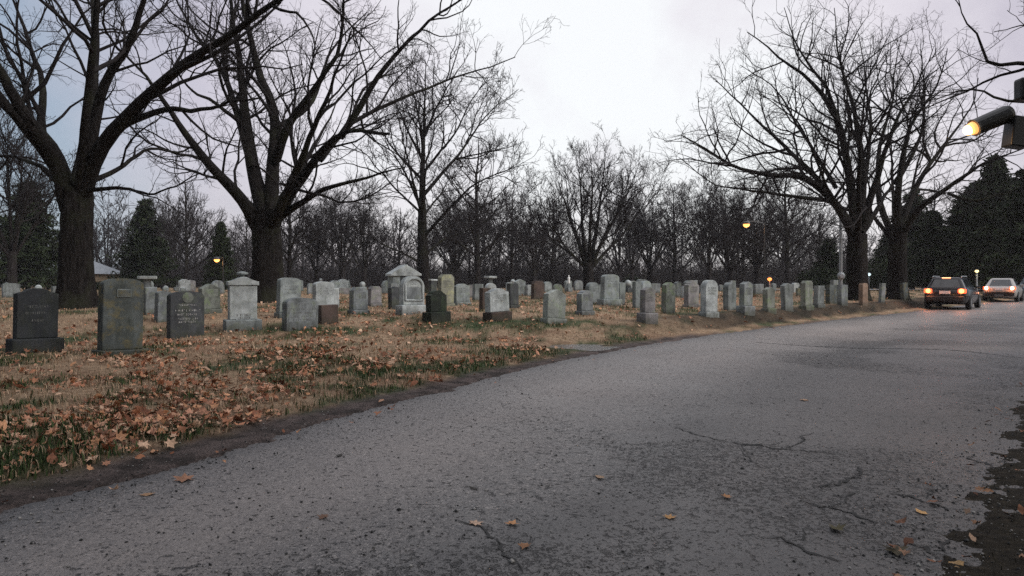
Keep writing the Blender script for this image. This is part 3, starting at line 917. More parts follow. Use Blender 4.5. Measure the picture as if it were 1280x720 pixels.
mid_tree(310, 90, 262, 2, 'dim bare tree left of the second massive trunk above the far lamp', 1.1)
mid_tree(1165, 95, 215, 2, 'dim bare tree rising above the conifers behind the dark car', 1.7)

mid_tree(428, 78, 236, 1, 'broad bare tree in the woods above the low mauve stone', 5.0, 1.25)
mid_tree(668, 78, 244, 3, 'broad bare tree just left of the fan-shaped tree, rising above the dark brown headstone', 0.4, 1.25)
mid_tree(812, 84, 238, 1, 'broad bare tree in the woods above the mauve pillar stone', 2.4, 1.2)
mid_tree(912, 80, 232, 3, 'broad bare tree in the woods above the first blue-green headstone', 3.6, 1.25)
mid_tree(946, 76, 236, 1, 'broad bare tree in the woods just left of the low red-orange lamp', 1.5, 1.1)
mid_tree(205, 86, 262, 3, 'broad bare tree in the woods right of the dark broad conifer', 0.8, 1.2)
mid_tree(570, 80, 246, 1, 'broad bare tree in the woods above the tall yellow-green headstone', 4.1, 1.2)

# far woodland that reads as one mass
g = np.random.default_rng(77)
protoL = []
for k in range(4):
    tv, cv_ = tree_meshes(300 + k, 13, 'vase' if k % 2 else 'upright', 0.030, lite=True)
    protoL.append(cat([tv, cv_]))
parts = []
for k in range(125):
    px = -260 + 1800 * (k + g.random()) / 125
    d = g.uniform(100, 165)
    x = (px - 640) / F * d
    sc = g.uniform(0.7, 1.2)
    V, Q = protoL[k % 4]
    a_ = g.uniform(0, 6.28); ca, sa = math.cos(a_), math.sin(a_)
    Vr = np.stack([V[:, 0] * ca - V[:, 1] * sa, V[:, 0] * sa + V[:, 1] * ca, V[:, 2]], 1) * sc
    parts.append((Vr + np.array([x, d, 0.1]), Q))
# bare brush filling the foot of the wood
n = 19000
bx = (g.uniform(-300, 1600, n) - 640) / F; bd = g.uniform(98, 160, n)
bh = g.uniform(.8, 5.8, n) * (.5 + .9 * fbm(bx * 14, bd * .05, 12, 3))
le = g.normal(0, .38, (n, 2)) * bh[:, None]
b0 = np.stack([bx * bd, bd, np.full(n, -.1)], 1)
b1 = b0 + np.concatenate([le * .4, bh[:, None] * .55], 1); b2 = b0 + np.concatenate([le, bh[:, None]], 1)
BP = np.stack([b0, b1, b2], 1); BR = g.uniform(.02, .05, n)[:, None] * np.array([[1, .75, .3]])
parts.append(tubes(BP, BR, 3))
B1, B1r = sprout(BP, BR, g, 1.3, 3, (25, 70), .5, .6, 2.2, .1, .2, .15, .02, .012)
parts.append(tubes(B1, B1r, 3))
wv_ = cat(parts)
tag(mobj('woodland', np_mesh('woodland', wv_[0], wv_[1], M['twig_haze_grey'])), 'far bare woodland closing the view behind the cemetery', 'woodland', kind='stuff')


# evergreens and scrub
def foliage(cent, size, n, g, leaf=0.16, cols=((0.012, 0.018, 0.010), (0.035, 0.045, 0.022)), flat=0.5):
    """n leaf-sized blades around given clump centres"""
    k = g.integers(0, len(cent), n)
    P = cent[k] + g.normal(0, 1, (n, 3)) * size[k][:, None] * np.array([1, 1, flat])
    d = unit(g.normal(0, 1, (n, 3)) + np.array([0, 0, -0.2])); s = unit(np.cross(d, g.normal(0, 1, (n, 3))))
    L = leaf * g.uniform(.5, 1.4, n)[:, None]
    V = np.stack([P - s * L * .22, P + s * L * .22, P + d * L + s * L * .10, P + d * L - s * L * .10], 1).reshape(-1, 3)
    Q = np.arange(4 * n).reshape(-1, 4)
    c0, c1 = np.array(cols[0]), np.array(cols[1])
    t = np.clip(0.5 + 0.35 * g.normal(0, 1, len(cent)), 0, 1)[k] * .7 + .3 * g.random(n)
    col = np.repeat(c0 + (c1 - c0) * t[:, None], 4, 0)
    return V, Q, col


def conifer_form(seed, h, w, n=9000, gap=0.0, t0=0.08, leaf=.34):
    g = np.random.default_rng(seed)
    P0, R0 = flared_trunk((0, 0, -.2), (0, 0, h * .97), h * .016, .02, g, flare=.3)
    cent, size, bp = [], [], []
    nb = 95
    for k in range(nb):
        t = t0 + (.98 - t0) * k / nb
        if g.random() < gap: continue
        az = k * 2.4 + g.uniform(-.4, .4); e = w * min(1, (1 - t) / (1 - t0) * 1.02) ** 0.8 * g.uniform(.65, 1.15) + .15
        z0 = h * t; dz = -0.10 * e + g.normal(0, .06 * h / 10)
        v = np.array([math.cos(az), math.sin(az), 0])
        bp.append([np.array([0, 0, z0]), np.array([0, 0, z0]) + v * e * .5 + np.array([0, 0, dz * .2 + .1]), np.array([0, 0, z0]) + v * e + np.array([0, 0, dz])])
        for s in np.linspace(.25, 1, 5):
            cent.append(np.array([0, 0, z0 + dz * s]) + v * e * s); size.append(.13 * e * (1.2 - .5 * s) + .07)
    BP = np.array(bp); BR = np.tile(np.array([.04, .025, .012]), (len(BP), 1)) * h / 9
    tv = cat([tubes(P0, R0, 8), tubes(BP, BR, 4)])
    V, Q, col = foliage(np.array(cent), np.array(size), n, g, leaf)
    return np_mesh('trunk', tv[0], tv[1], M['bark']), np_mesh('crown', V, Q, M['needles'], col, False)


CON = [(10, *conifer_form(500, 10, 2.6)), (10, *conifer_form(501, 10, 3.3, gap=.2)), (10, *conifer_form(502, 10, 2.0, gap=.1)), (10, *conifer_form(503, 10, 3.2, 26000, t0=.46, leaf=.15))]


def conifer(px, d, topy, form, label, rot=0.0, wide=1.0, group=None):
    h0, tm, cm = CON[form]
    x = (px - 640) / F * d; z = gz(x, d); h = CAMZ + (HZ - topy) / F * d - z
    root = empty('conifer_tree', (x, d, z), rot); tag(root, label, 'tree', group)
    for nm, me_ in (('trunk', tm), ('crown', cm)):
        o = mobj(nm, me_, root); o.scale = (h / h0 * wide, h / h0 * wide, h / h0)


conifer(182, 72, 248, 1, 'dark broad conifer between the two massive trunks, left of the slim pale tree', .3, 1.05)
conifer(276, 66, 276, 0, 'dark pointed conifer just left of the second massive trunk', 1.0, .9)
conifer(35, 60, 225, 1, 'dark conifer behind the near-black headstone on the far left', 2.0, 1.2)
conifer(1243, 56, 192, 0, 'tallest black conifer, rising above the pale car with red tail lights', .6, 1.0)
conifer(1205, 60, 245, 1, 'black conifer behind the yellow post lamp', 1.4, 1.3)
conifer(1165, 62, 262, 0, 'black conifer behind the dark car', 2.6, 1.4)
conifer(1285, 50, 210, 1, 'black conifer cut by the right edge of the photo', 3.1, 1.2)
conifer(1110, 70, 290, 1, 'dark conifer seen between the two roadside trunks', 4.0, 1.3)
conifer(1035, 66, 298, 2, 'small dark conifer left of the tall grey metal pole', 5.0, 1.6)
conifer(1140, 75, 240, 2, 'dark conifer right of the second roadside trunk', 0.0, 1.6)
conifer(1225, 75, 225, 2, 'black conifer between the two taillit cars, furthest back', 0.9, 1.9)
conifer(1262, 70, 222, 2, 'black conifer behind the pale car, left of the one cut by the edge', 1.9, 1.9)


def shrub(px, d, topy, wpx, label, seed, name='evergreen_shrub'):
    g = np.random.default_rng(seed)
    x = (px - 640) / F * d; z = gz(x, d); h = CAMZ + (HZ - topy) / F * d - z; w = wpx / F * d / 2
    n = 60
    cent = unit(g.normal(0, 1, (n, 3))) * g.uniform(.3, .9, (n, 1)) * np.array([w, w, h * .5]) + np.array([0, 0, h * .48])
    V, Q, col = foliage(cent, np.full(n, .16 * min(w, h)), 2600, g, .22, flat=.9)
    root = empty(name, (x, d, z)); tag(root, label, 'shrub')
    mobj('foliage', np_mesh('foliage', V, Q, M['needles'], col, False), root)
    st = [[(0, 0, -.1), (w * .1 * k, 0, h * .3), (w * .3 * k, w * .1, h * .7)] for k in (-1, 0, 1)]
    P = np.array(st, float); tv = tubes(P, np.tile([.05, .035, .015], (3, 1)), 5)
    mobj('stem', np_mesh('stem', tv[0], tv[1], M['bark']), root)


shrub(121, 70, 353, 14, 'dark rounded shrub beside the grey-roofed house', 1)
shrub(275, 74, 358, 14, 'dark rounded shrub under the far orange lamp on the left', 2)
shrub(790, 96, 346, 26, 'dark rounded shrub at the wood edge behind the tallest grey monument', 3)
shrub(1025, 62, 335, 60, 'dark spreading shrub behind the row of stones, left of the grey metal pole', 4)
shrub(1105, 66, 322, 60, 'dark spreading shrub between the two roadside trunks', 5)
shrub(60, 66, 330, 80, 'dark spreading shrub behind the massive leftmost trunk', 6)
# a dark understorey along the foot of the far woodland
cent, size = [], []
for k in range(420):
    px = -300 + 1900 * g.random(); d = g.uniform(105, 150); x = (px - 640) / F * d
    cent.append((x, d, g.uniform(.3, 2.6))); size.append(g.uniform(.5, 1.1))
V, Q, col = foliage(np.array(cent), np.array(size), 60000, g, .55, ((.018, .016, .013), (.05, .045, .04)), .8)
tag(mobj('undergrowth', np_mesh('undergrowth', V, Q, M['needles'], col, False)), 'dark undergrowth along the foot of the far woods', 'undergrowth', kind='stuff')

# tall evergreens out of frame, added to shade the near corners and foreground
def shade_pine(x, y, h, w, label, seed):
    z = gz(x, y); h0, tm, cm = CON[seed]
    root = empty('conifer_tree', (x, y, z), seed); tag(root, label, 'tree')
    for nm, me_ in (('trunk', tm), ('crown', cm)):
        o = mobj(nm, me_, root); o.scale = (w, w, h / h0)


shade_pine(-12.8, 8.0, 19, 1.75, 'unseen tall high-crowned pine added for shade off to the left of the front headstones', 3)
shade_pine(-9.0, 3.0, 15, 1.7, 'unseen high-crowned pine added for shade by the road off to the left', 3)
shade_pine(-18.5, 14.5, 23, 1.8, 'unseen high-crowned pine added for shade left of the massive leftmost tree', 3)
shade_pine(-8.0, -4.0, 15, 1.7, 'unseen high-crowned pine added for shade behind on the left verge', 3)
shade_pine(7.5, 1.5, 13, 1.6, 'unseen high-crowned pine added for shade on the near right verge', 3)
shade_pine(4.5, -6.0, 15, 1.7, 'unseen high-crowned pine added for shade behind on the right verge', 3)
shade_pine(12.5, 6.5, 14, 1.4, 'unseen high-crowned pine added for shade on the right verge before the floodlight', 3)

# ------------------------------------------------------------------ headstones
def profile(shape, w, h):
    """outline in x,z starting bottom left, going up and round"""
    hw = w / 2; P = [(-hw, 0)]
    if shape == 'flat':
        P += [(-hw, h), (hw, h)]
    elif shape == 'arch':
        s = h - 0.17 * w
        for k in range(15):
            a_ = math.pi * (1 - k / 14); P.append((hw * math.cos(a_), s + (h - s) * math.sin(a_) ** 0.9))
    elif shape == 'round':
        s = h - 0.42 * w
        for k in range(19):
            a_ = math.pi * (1 - k / 18); P.append((hw * math.cos(a_), s + (h - s) * math.sin(a_)))
    elif shape == 'gable':
        s = h - 0.22 * w
        P += [(-hw, s), (-hw * .12, h), (hw * .12, h), (hw, s)]
    elif shape == 'serp':
        s = h - 0.14 * w
        P += [(-hw, s), (-hw * .80, s)]
        for k in range(15):
            t = k / 14; P.append((-hw * .72 + 1.44 * hw * t, s + .01 + (h - s) * math.sin(math.pi * t) ** .75))
        P += [(hw * .80, s), (hw, s)]
    elif shape == 'shoulder':
        s = h - 0.24 * w
        P += [(-hw, s - .1 * w), (-hw, s), (-hw * .78, s + .02)]
        for k in range(13):
            a_ = math.pi * (1 - k / 12); P.append((hw * .66 * math.cos(a_), s + .03 + (h - s - .03) * math.sin(a_)))
        P += [(hw * .78, s + .02), (hw, s), (hw, s - .1 * w)]
    elif shape == 'clip':
        s = h - 0.2 * w
        P += [(-hw, s), (-hw * .62, h), (hw * .62, h), (hw, s)]
    elif shape == 'ragged':
        r = random.Random(int(w * 1000))
        for k in range(9):
            P.append((-hw + w * k / 8, h - r.uniform(0, .09) - .05 * abs(k - 4) / 4))
    P.append((hw, 0))
    out = []
    for p in P:
        if not out or math.hypot(p[0] - out[-1][0], p[1] - out[-1][1]) > 1e-4: out.append(p)
    return out


def slab_bm(bm, prof, t, z0=0.0, bevel=0.014, y0=0.0):
    f = [bm.verts.new((x, y0 - t / 2, z + z0)) for x, z in prof]
    b_ = [bm.verts.new((x, y0 + t / 2, z + z0)) for x, z in prof]
    ff = bm.faces.new(f); fb = bm.faces.new(b_[::-1]); n = len(f)
    for k in range(n):
        bm.faces.new((f[k], b_[k], b_[(k + 1) % n], f[(k + 1) % n]))
    if bevel:
        es = list(ff.edges) + list(fb.edges)
        bmesh.ops.bevel(bm, geom=es, offset=bevel, segments=2, affect='EDGES', profile=.5)


def letters(rows, w, zs, ht, y, seed, mat, parent):
    """worn, unreadable carved lines"""
    r = random.Random(seed); bm = bmesh.new()
    for frac, z in zip(rows, zs):
        x = -w * frac / 2
        while x < w * frac / 2:
            cw = r.uniform(.45, .8) * ht
            if r.random() < .14: x += cw; continue
            for _ in range(r.randint(1, 3)):
                if r.random() < .5: bm_box(bm, (x + r.uniform(0, cw * .6), y - .001, z), (.16 * ht, .004, ht * r.uniform(.6, 1)))
                else: bm_box(bm, (x + cw * .3, y - .0016, z + r.uniform(-.4, .4) * ht), (cw * .6, .004, .16 * ht))
            x += cw * 1.15
    nl = len(bm.faces)
    zc = (max(zs) + min(zs)) / 2; hh = max(zs) - min(zs) + ht * 1.4
    bm_box(bm, (0, y - .0005, zc), (w * max(rows) * 1.06, .002, hh))
    o = bm_obj('inscription', bm, mat, parent)
    if parent.data: o.data.materials.append(parent.data.materials[0])
    else: o.data.materials.append(ST['pale'])
    for p in o.data.polygons:
        if p.index >= nl: p.material_index = 1


STONES = [
    # cx, base, top, width, shape, stone, base kind, label, extras
    (44, 440, 361, 66, 'serp', 'coal', 'big', 'near-black headstone on a broad base, leftmost of the front row', 'ins'),
    (150, 441, 348, 58, 'arch', 'mottled', 'slab', 'large arched headstone blotched with lichen, on a thin stone slab at the front left', 'panel'),
    (232, 421, 364, 48, 'arch', 'dark', '', 'dark arched headstone with rows of worn pale lettering, right of the large blotched one', 'ins4'),
    (375, 411, 372, 46, 'arch', 'grey', '', 'low wide grey headstone with rows of lettering, right of the gabled monument', 'ins4d'),
    (187, 393, 359, 20, 'flat', 'grey', '', 'plain grey upright stone just right of the large blotched headstone', ''),
    (203, 402, 364, 22, 'arch', 'grey', '', 'narrow grey headstone half hidden behind the dark lettered headstone', ''),
    (262, 391, 355, 28, 'gable', 'moss', 'low', 'peaked greenish headstone behind and right of the dark lettered headstone', ''),
    (360, 396, 347, 31, 'arch', 'mid', 'low', 'tall grey-green arched headstone right of the second massive tree trunk', ''),
    (404, 390, 352, 28, 'arch', 'pale', '', 'whitish arched headstone above the short rough brown stone', ''),
    (410, 404, 381, 27, 'flat', 'brown', '', 'short rough brown stone block in front of the whitish arched headstone', ''),
    (418, 384, 360, 12, 'flat', 'pale', '', 'small whitish side stone touching the right of the whitish arched headstone', ''),
    (448, 392, 359, 24, 'clip', 'grey', 'low', 'blue-grey square-shouldered headstone standing alone in the gap right of the brown block', ''),
    (468, 383, 358, 18, 'clip', 'mauve', 'low', 'pinkish grey headstone right of the blue-grey square-shouldered one', ''),
    (495, 386, 357, 20, 'ragged', 'dark', '', 'dark headstone with broken top, left of the framed pale headstone', ''),
    (515, 392, 345, 36, 'round', 'pale', 'big', 'pale headstone with a framed arched panel on a heavy base', 'frame'),
    (546, 400, 363, 30, 'shoulder', 'black', 'big', 'small black mossy headstone on a base, right of the framed pale headstone', ''),
    (557, 383, 343, 21, 'clip', 'yellow', 'low', 'tall headstone yellow-green with lichen, behind the black mossy one', ''),
    (577, 381, 355, 21, 'serp', 'mid', 'low', 'bluish pale headstone right of the tall yellow-green one', ''),
    (622, 400, 361, 31, 'serp', 'pale', 'dark', 'pale headstone with carved lines on a dark plinth, nearest in the middle', 'ins2'),
    (606, 388, 360, 15, 'flat', 'brown', '', 'red-brown stone tucked behind the pale headstone on the dark plinth', ''),
    (613, 372, 354, 15, 'round', 'pale', '', 'whitish rounded headstone behind the red-brown stone', ''),
    (597, 375, 355, 14, 'flat', 'teal', '', 'dark teal square headstone right of the bluish pale one', ''),
    (641, 385, 354, 15, 'flat', 'dark', 'low', 'narrow dark headstone right behind the pale one on the dark plinth', ''),
    (650, 370, 349, 15, 'gable', 'mid', '', 'peaked pale headstone between the narrow dark one and the dark brown one', ''),
    (661, 370, 356, 8, 'flat', 'pale', '', 'little whitish square stone just left of the dark brown headstone', ''),
    (672, 374, 351, 17, 'clip', 'brown', '', 'dark brown square headstone behind, in the middle rows', ''),
    (684, 365, 352, 12, 'round', 'mid', '', 'grey rounded headstone just right of the dark brown square one', ''),
    (692, 403, 362, 29, 'gable', 'lime', 'low', 'leaning pale green headstone with a slanting top, nearest the puddle', 'tilt'),
    (697, 366, 355, 13, 'round', 'moss', '', 'mossy round-topped stone right above the leaning pale green one', ''),
    (721, 363, 352, 8, 'flat', 'teal', '', 'small blue-green stone right of the white figure', ''),
    (731, 393, 363, 21, 'shoulder', 'grey', 'low', 'stocky grey headstone right of the leaning pale green one', ''),
    (741, 380, 353, 18, 'round', 'teal', '', 'pale blue-green rounded headstone behind the stocky grey one', ''),
    (762, 382, 343, 27, 'arch', 'mid', 'big', 'tallest grey monument of the middle, with arched top and broad base', ''),
    (776, 381, 353, 11, 'arch', 'teal', '', 'slim blue-grey side stone touching the right of the tallest grey monument', ''),
    (750, 376, 356, 8, 'flat', 'teal', '', 'slim side stone touching the left of the tallest grey monument', ''),
    (796, 385, 352, 12, 'flat', 'teal', '', 'narrow dark blue-grey headstone left of the mauve pillar stone', ''),
    (806, 380, 351, 17, 'round', 'mid', '', 'rounded headstone directly behind the mauve pillar stone', ''),
    (809, 402, 359, 22, 'gable', 'mauve', 'big', 'mauve pillar-like headstone on a pale base, front row right of centre', ''),
    (821, 365, 357, 8, 'flat', 'pale', '', 'little pale stone just right of the mauve pillar stone', ''),
    (835, 392, 353, 18, 'gable', 'moss', '', 'bright mossy green headstone between the mauve pillar and the tall pale pillar', ''),
    (847, 371, 352, 10, 'gable', 'grey', '', 'small grey peaked stone just right of the bright mossy one', ''),
    (856, 374, 358, 8, 'flat', 'pale', '', 'small pale stone left of the broad mauve-grey headstone', ''),
    (864, 384, 352, 19, 'shoulder', 'mauve', 'low', 'broad mauve-grey headstone left of the tall pale pillar stone', ''),
    (877, 367, 357, 8, 'flat', 'grey', '', 'small grey stone in the gap left of the tall pale pillar stone', ''),
    (886, 395, 350, 22, 'round', 'pale', 'low', 'tall pale pillar-like headstone, brightest of the right front row', ''),
    (912, 388, 353, 17, 'round', 'teal', '', 'blue-green headstone first to the right of the tall pale pillar stone', ''),
    (932, 391, 352, 19, 'gable', 'grey', 'big', 'grey headstone with a stepped base, second to the right of the tall pale pillar stone', ''),
    (961, 389, 359, 16, 'gable', 'moss', 'low', 'short green-stained headstone below the red-orange lamp', ''),
    (967, 364, 354, 7, 'round', 'grey', '', 'tiny grey stone behind the short green-stained headstone', ''),
    (984, 387, 354, 16, 'gable', 'teal', '', 'blue-grey headstone right of the short green-stained one', ''),
    (1008, 386, 351, 16, 'clip', 'moss', 'low', 'tall narrow headstone streaked bright green, on the bank', ''),
    (1023, 383, 357, 14, 'flat', 'teal', 'low', 'flat-topped blue-grey headstone right of the green-streaked one', ''),
    (1039, 380, 356, 15, 'flat', 'mottled', '', 'brownish flat-topped headstone left of the grey metal pole', ''),
    (1053, 381, 356, 14, 'flat', 'grey', '', 'dull grey headstone at the foot of the grey metal pole', ''),
    (1079, 381, 354, 12, 'clip', 'rust', '', 'orange-tinted headstone standing against the left roadside trunk', ''),
    (1102, 378, 354, 8, 'flat', 'grey', '', 'narrow grey post-like stone between the two roadside trunks', ''),
    (1130, 378, 352, 11, 'ragged', 'mottled', '', 'speckled narrow stone against the right roadside trunk, nearest the cars', ''),
    (14, 372, 352, 24, 'ragged', 'teal', '', 'rough grey stone behind the near-black headstone, at the left edge of the photo', ''),
    (70, 373, 358, 13, 'flat', 'grey', '', 'small grey stone left of the massive leftmost trunk', ''),
    (430, 368, 360, 16, 'flat', 'mauve', '', 'low mauve stone far back above the gap left of the blue-grey square-shouldered one', ''),
    (388, 368, 354, 9, 'round', 'grey', '', 'small grey stone left of the whitish arched headstone', ''),
    (541, 378, 351, 10, 'flat', 'dark', '', 'dark narrow stone with pale cap left of the tall yellow-green headstone', 'cap'),
    (588, 372, 356, 9, 'flat', 'mauve', '', 'small mauve stone between the bluish pale and the dark teal headstones', ''),
    (942, 366, 357, 7, 'flat', 'grey', '', 'tiny square stone just right of the grey headstone with a stepped base', ''),
    (998, 370, 360, 7, 'flat', 'yellow', '', 'tiny yellowish stone just left of the green-streaked headstone', ''),
    (901, 364, 356, 7, 'round', 'grey', '', 'tiny grey stone just right of the tall pale pillar stone', ''),
]


def place(cx, base, dz=0.0):
    d = 20.0
    for _ in range(14):
        x = (cx - 640) / F * d
        d = 0.5 * d + 0.5 * min(130, (CAMZ - gz(x, d)) * F / (base - HZ))
    return (cx - 640) / F * d, d


def headstone(cx, base, top, W, shape, st, bk, label, ex, seed):
    r = random.Random(seed)
    if ex == '' and W >= 18 and base > 379 and st not in ('brown', 'black') and shape != 'ragged': ex = 'ins2'
    x, d = place(cx, base); z = gz(x, d); tx = x / d
    H = CAMZ + (HZ - top) / F * d - z
    phi = R(54 - 0.028 * cx + r.uniform(-4, 4))
    if bk == '': phi += R(r.uniform(-4, 4))
    t = 0.22 if d < 40 else 0.26
    side = max(0, math.sin(phi) + math.cos(phi) * tx); front = math.cos(phi) - math.sin(phi) * tx
    w = W * d / F
    if w < 0.5: t = min(t, 0.45 * w + .02)
    w = max(0.26, (w - t * side) / front)
    root_loc = (x, d, z)
    tilt = (R(r.uniform(-2.2, 2.2)), R(r.uniform(-1.8, 1.8)))
    if ex == 'tilt': tilt = (R(-2), R(4.5))
    simple = bk == '' and ex == ''
    zb = {'': -0.08, 'low': .10, 'slab': .055, 'big': .22, 'dark': .20}[bk]
    bm = bmesh.new()
    ww = w if bk != 'big' else w * .86
    slab_bm(bm, profile(shape, ww, H - zb), t, zb, 0.016 if d < 45 else 0.02)
    if simple:
        o = bm_obj('headstone', bm, ST[st], None, root_loc)
        tag(o, label, 'headstone', 'headstones of the cemetery')
        o.rotation_euler = (tilt[0], tilt[1], phi)
        return o
    root = empty('headstone', root_loc, phi)
    root.rotation_euler = (tilt[0], tilt[1], phi)
    tag(root, label, 'headstone', 'headstones of the cemetery')
    slab = bm_obj('slab', bm, ST[st], root)
    if bk:
        bm = bmesh.new()
        if bk == 'low': bm_box(bm, (0, 0, zb / 2 - .05), (w * 1.1, t * 1.45, zb + .1 - .004), bevel=.015)
        elif bk == 'slab':
            bm_box(bm, (.04, -.02, zb / 2 - .05), (w * 1.28, t * 2.3, zb + .1 - .004), bevel=.015)
        else:
            bm_box(bm, (0, 0, zb / 2 - .05), (w * 1.08, t * 1.7, zb + .1 - .004), bevel=.02)
        bst = {'dark': 'brown'}.get(bk, st)
        bm_obj('base', bm, ST[bst], root)
    yf = -t / 2
    if ex == 'ins4':
        letters([.5, .72, .6, .66, .5], ww, [H * .70, H * .58, H * .49, H * .40, H * .33], .045, yf, seed, M['letters'], slab)
        bm = bmesh.new(); bm_lathe(bm, [(.10, 0), (.11, .008), (.07, .012)], (0, yf - .001, H * .86), 18, Matrix.Rotation(R(90), 3, 'X'))
        bm_obj('emblem', bm, ST['moss'], slab)
    if ex == 'ins4d':
        letters([.55, .8, .62, .74, .6], ww, [H * .80, H * .64, H * .52, H * .40, H * .30], .05, yf, seed, M['letters_dark'], slab)
    if ex == 'ins2':
        letters([.55, .7, .5], ww, [H * .78, H * .70, H * .62], .05, yf, seed, M['letters_dark'], slab)
    if ex == 'ins':
        letters([.5, .6, .4], ww, [H * .72, H * .62, H * .5], .045, yf, seed, M['letters_dark'], slab)
    if ex == 'panel':
        bm = bmesh.new(); bm_box(bm, (0, yf - .004, H * .80), (w * .36, .02, .13), bevel=.006); bm_obj('carved_panel', bm, ST['teal'], slab)
        letters([.3, .26], w, [H * .82, H * .78], .035, yf - .0145, seed, M['letters_dark'], slab)
    if ex == 'frame':
        # raised moulding round an arched panel
        bm = bmesh.new()
        o = [(-.40 * ww, zb + .12)] + [(.40 * ww * math.cos(math.pi * (1 - k / 14)), H * .74 + .30 * ww * math.sin(math.pi * k / 14)) for k in range(15)] + [(.40 * ww, zb + .12)]
        pts = [(p[0], yf - .008, p[1]) for p in o]
        bm_tube(bm, pts + [pts[0]], .03, 6, False); bm_obj('moulding', bm, ST['pale'], slab)
        letters([.4, .5, .35], ww, [H * .78, H * .7, H * .62], .045, yf, seed, M['letters_dark'], slab)
        bm = bmesh.new(); bm_box(bm, (0, yf + .001, (zb + .12 + H * .72) / 2), (.74 * ww, .012, H * .72 - zb - .16)); bm_obj('panel', bm, ST['grey'], slab)
    if ex == 'cap':
        bm = bmesh.new(); bm_box(bm, (0, 0, H + .03), (w * 1.15, t * 1.2, .06), bevel=.01); bm_obj('cap', bm, ST['pale'], root)
    return root


for k, s in enumerate(STONES):
    headstone(*s, 100 + k)

# gabled pale monument with finial (front left)
x, d = place(303, 413); z = gz(x, d); H = CAMZ + (HZ - 345) / F * d - z; w = 33 / F * d
root = empty('monument', (x, d, z), R(30)); tag(root, 'tall whitish monument with gabled top and knob finial in front of the second massive trunk', 'monument')
bm = bmesh.new(); bm_box(bm, (0, 0, .09), (w * 1.28, w * .85, .30), bevel=.02); bm_obj('base', bm, ST['mid'], root)
bm = bmesh.new(); slab_bm(bm, profile('flat', w * .98, H * .62), w * .55, .243, .016)
bm_obj('shaft', bm, ST['pale'], root)
bm = bmesh.new(); hp = H * .98 - (.246 + H * .62)
slab_bm(bm, [(-w * .55, 0), (-w * .55, hp * .45), (-w * .40, hp * .5), (-w * .1, hp), (w * .1, hp), (w * .40, hp * .5), (w * .55, hp * .45), (w * .55, 0)], w * .64, .246 + H * .62, .014)
ga = bm_obj('gable', bm, ST['pale'], root)
bm = bmesh.new(); bm_lathe(bm, [(.05, 0), (.03, .04), (.12, .07), (.12, .10), (.02, .13)], (0, 0, H * .98 - .004), 10); bm_obj('finial', bm, ST['mid'], ga)
letters([.5, .4], w, [.34, .28], .05, -w * .275, 5, M['letters_dark'], root)

# gabled tomb behind the framed headstone
x, d = 0, 0
d = 42.0; x = (504 - 640) / F * d; z = gz(x, d); w = 38 / F * d; ev = CAMZ + (HZ - 345) / F * d - z; ap = CAMZ + (HZ - 331) / F * d - z
root = empty('tomb', (x, d, z), R(22)); tag(root, 'small pale stone tomb with a pitched gable standing in front of the tall straight tree', 'tomb')
bm = bmesh.new(); slab_bm(bm, profile('flat', w * .86, ev + .1), 1.5, -.1, .02); bm_obj('wall', bm, ST['mid'], root)
bm = bmesh.new(); slab_bm(bm, [(-w * .5, 0), (-w * .5, .12), (0, ap - ev), (w * .5, .12), (w * .5, 0)], 1.7, ev + .003, .02); bm_obj('roof', bm, ST['pale'], root)
bm = bmesh.new(); bm_box(bm, (0, -.753, .75), (.7, .03, 1.5), bevel=.01); bm_obj('door', bm, ST['dark'], root)


# pedestal monuments with a flat cap, white figure, bird bath forms
def pedestal(px, base, top, wpx, st, label, kind='cap'):
    x, d = place(px, base); z = gz(x, d); H = CAMZ + (HZ - top) / F * d - z; w = wpx / F * d
    root = empty('monument', (x, d, z), R(35)); tag(root, label, 'monument')
    bm = bmesh.new(); bm_box(bm, (0, 0, .1), (w * .9, w * .9, .4), bevel=.02); bm_obj('base', bm, ST[st], root)
    if kind == 'cap':
        bm = bmesh.new(); bm_lathe(bm, [(w * .34, 0), (w * .27, .1), (w * .22, H * .5), (w * .24, H - .42)], (0, 0, .297), 12); bm_obj('shaft', bm, ST[st], root)
        bm = bmesh.new(); bm_box(bm, (0, 0, H - .06), (w, w, .12), bevel=.02); bm_obj('cap', bm, ST['pale'], root)
    elif kind == 'obelisk':
        bm = bmesh.new(); s = w * .33
        bm_lathe(bm, [(s, 0), (s * .62, H - .62), (.01, H - .3)], (0, 0, .297), 4); bm_obj('shaft', bm, ST[st], root)
    elif kind == 'figure':
        bm = bmesh.new(); bm_lathe(bm, [(w * .5, 0), (w * .42, .1), (w * .3, H * .5 - .3)], (0, 0, .297), 10); bm_obj('shaft', bm, ST[st], root)
        bm = bmesh.new(); s = H * .5
        bm_lathe(bm, [(s * .16, 0), (s * .18, s * .1), (s * .13, s * .45), (s * .17, s * .68), (s * .13, s * .76), (s * .05, s * .79), (s * .08, s * .86), (s * .085, s * .93), (s * .04, s)], (0, 0, H * .5), 12)
        bm_obj('figure', bm, plain('white_marble', (.75, .75, .73), .7), root, smooth=True)
    elif kind == 'ball':
        bm = bmesh.new(); bm_lathe(bm, [(w * .42, 0), (w * .36, H - .3 - w * .7)], (0, 0, .297), 10); bm_obj('shaft', bm, ST[st], root)
        bm = bmesh.new(); r_ = w * .42
        bm_lathe(bm, [(r_ * math.sin(math.pi * max(.04, min(.96, k / 8))), -r_ * math.cos(math.pi * k / 8)) for k in range(9)], (0, 0, H - r_), 12); bm_obj('ball', bm, ST['pale'], root, smooth=True)
    return root


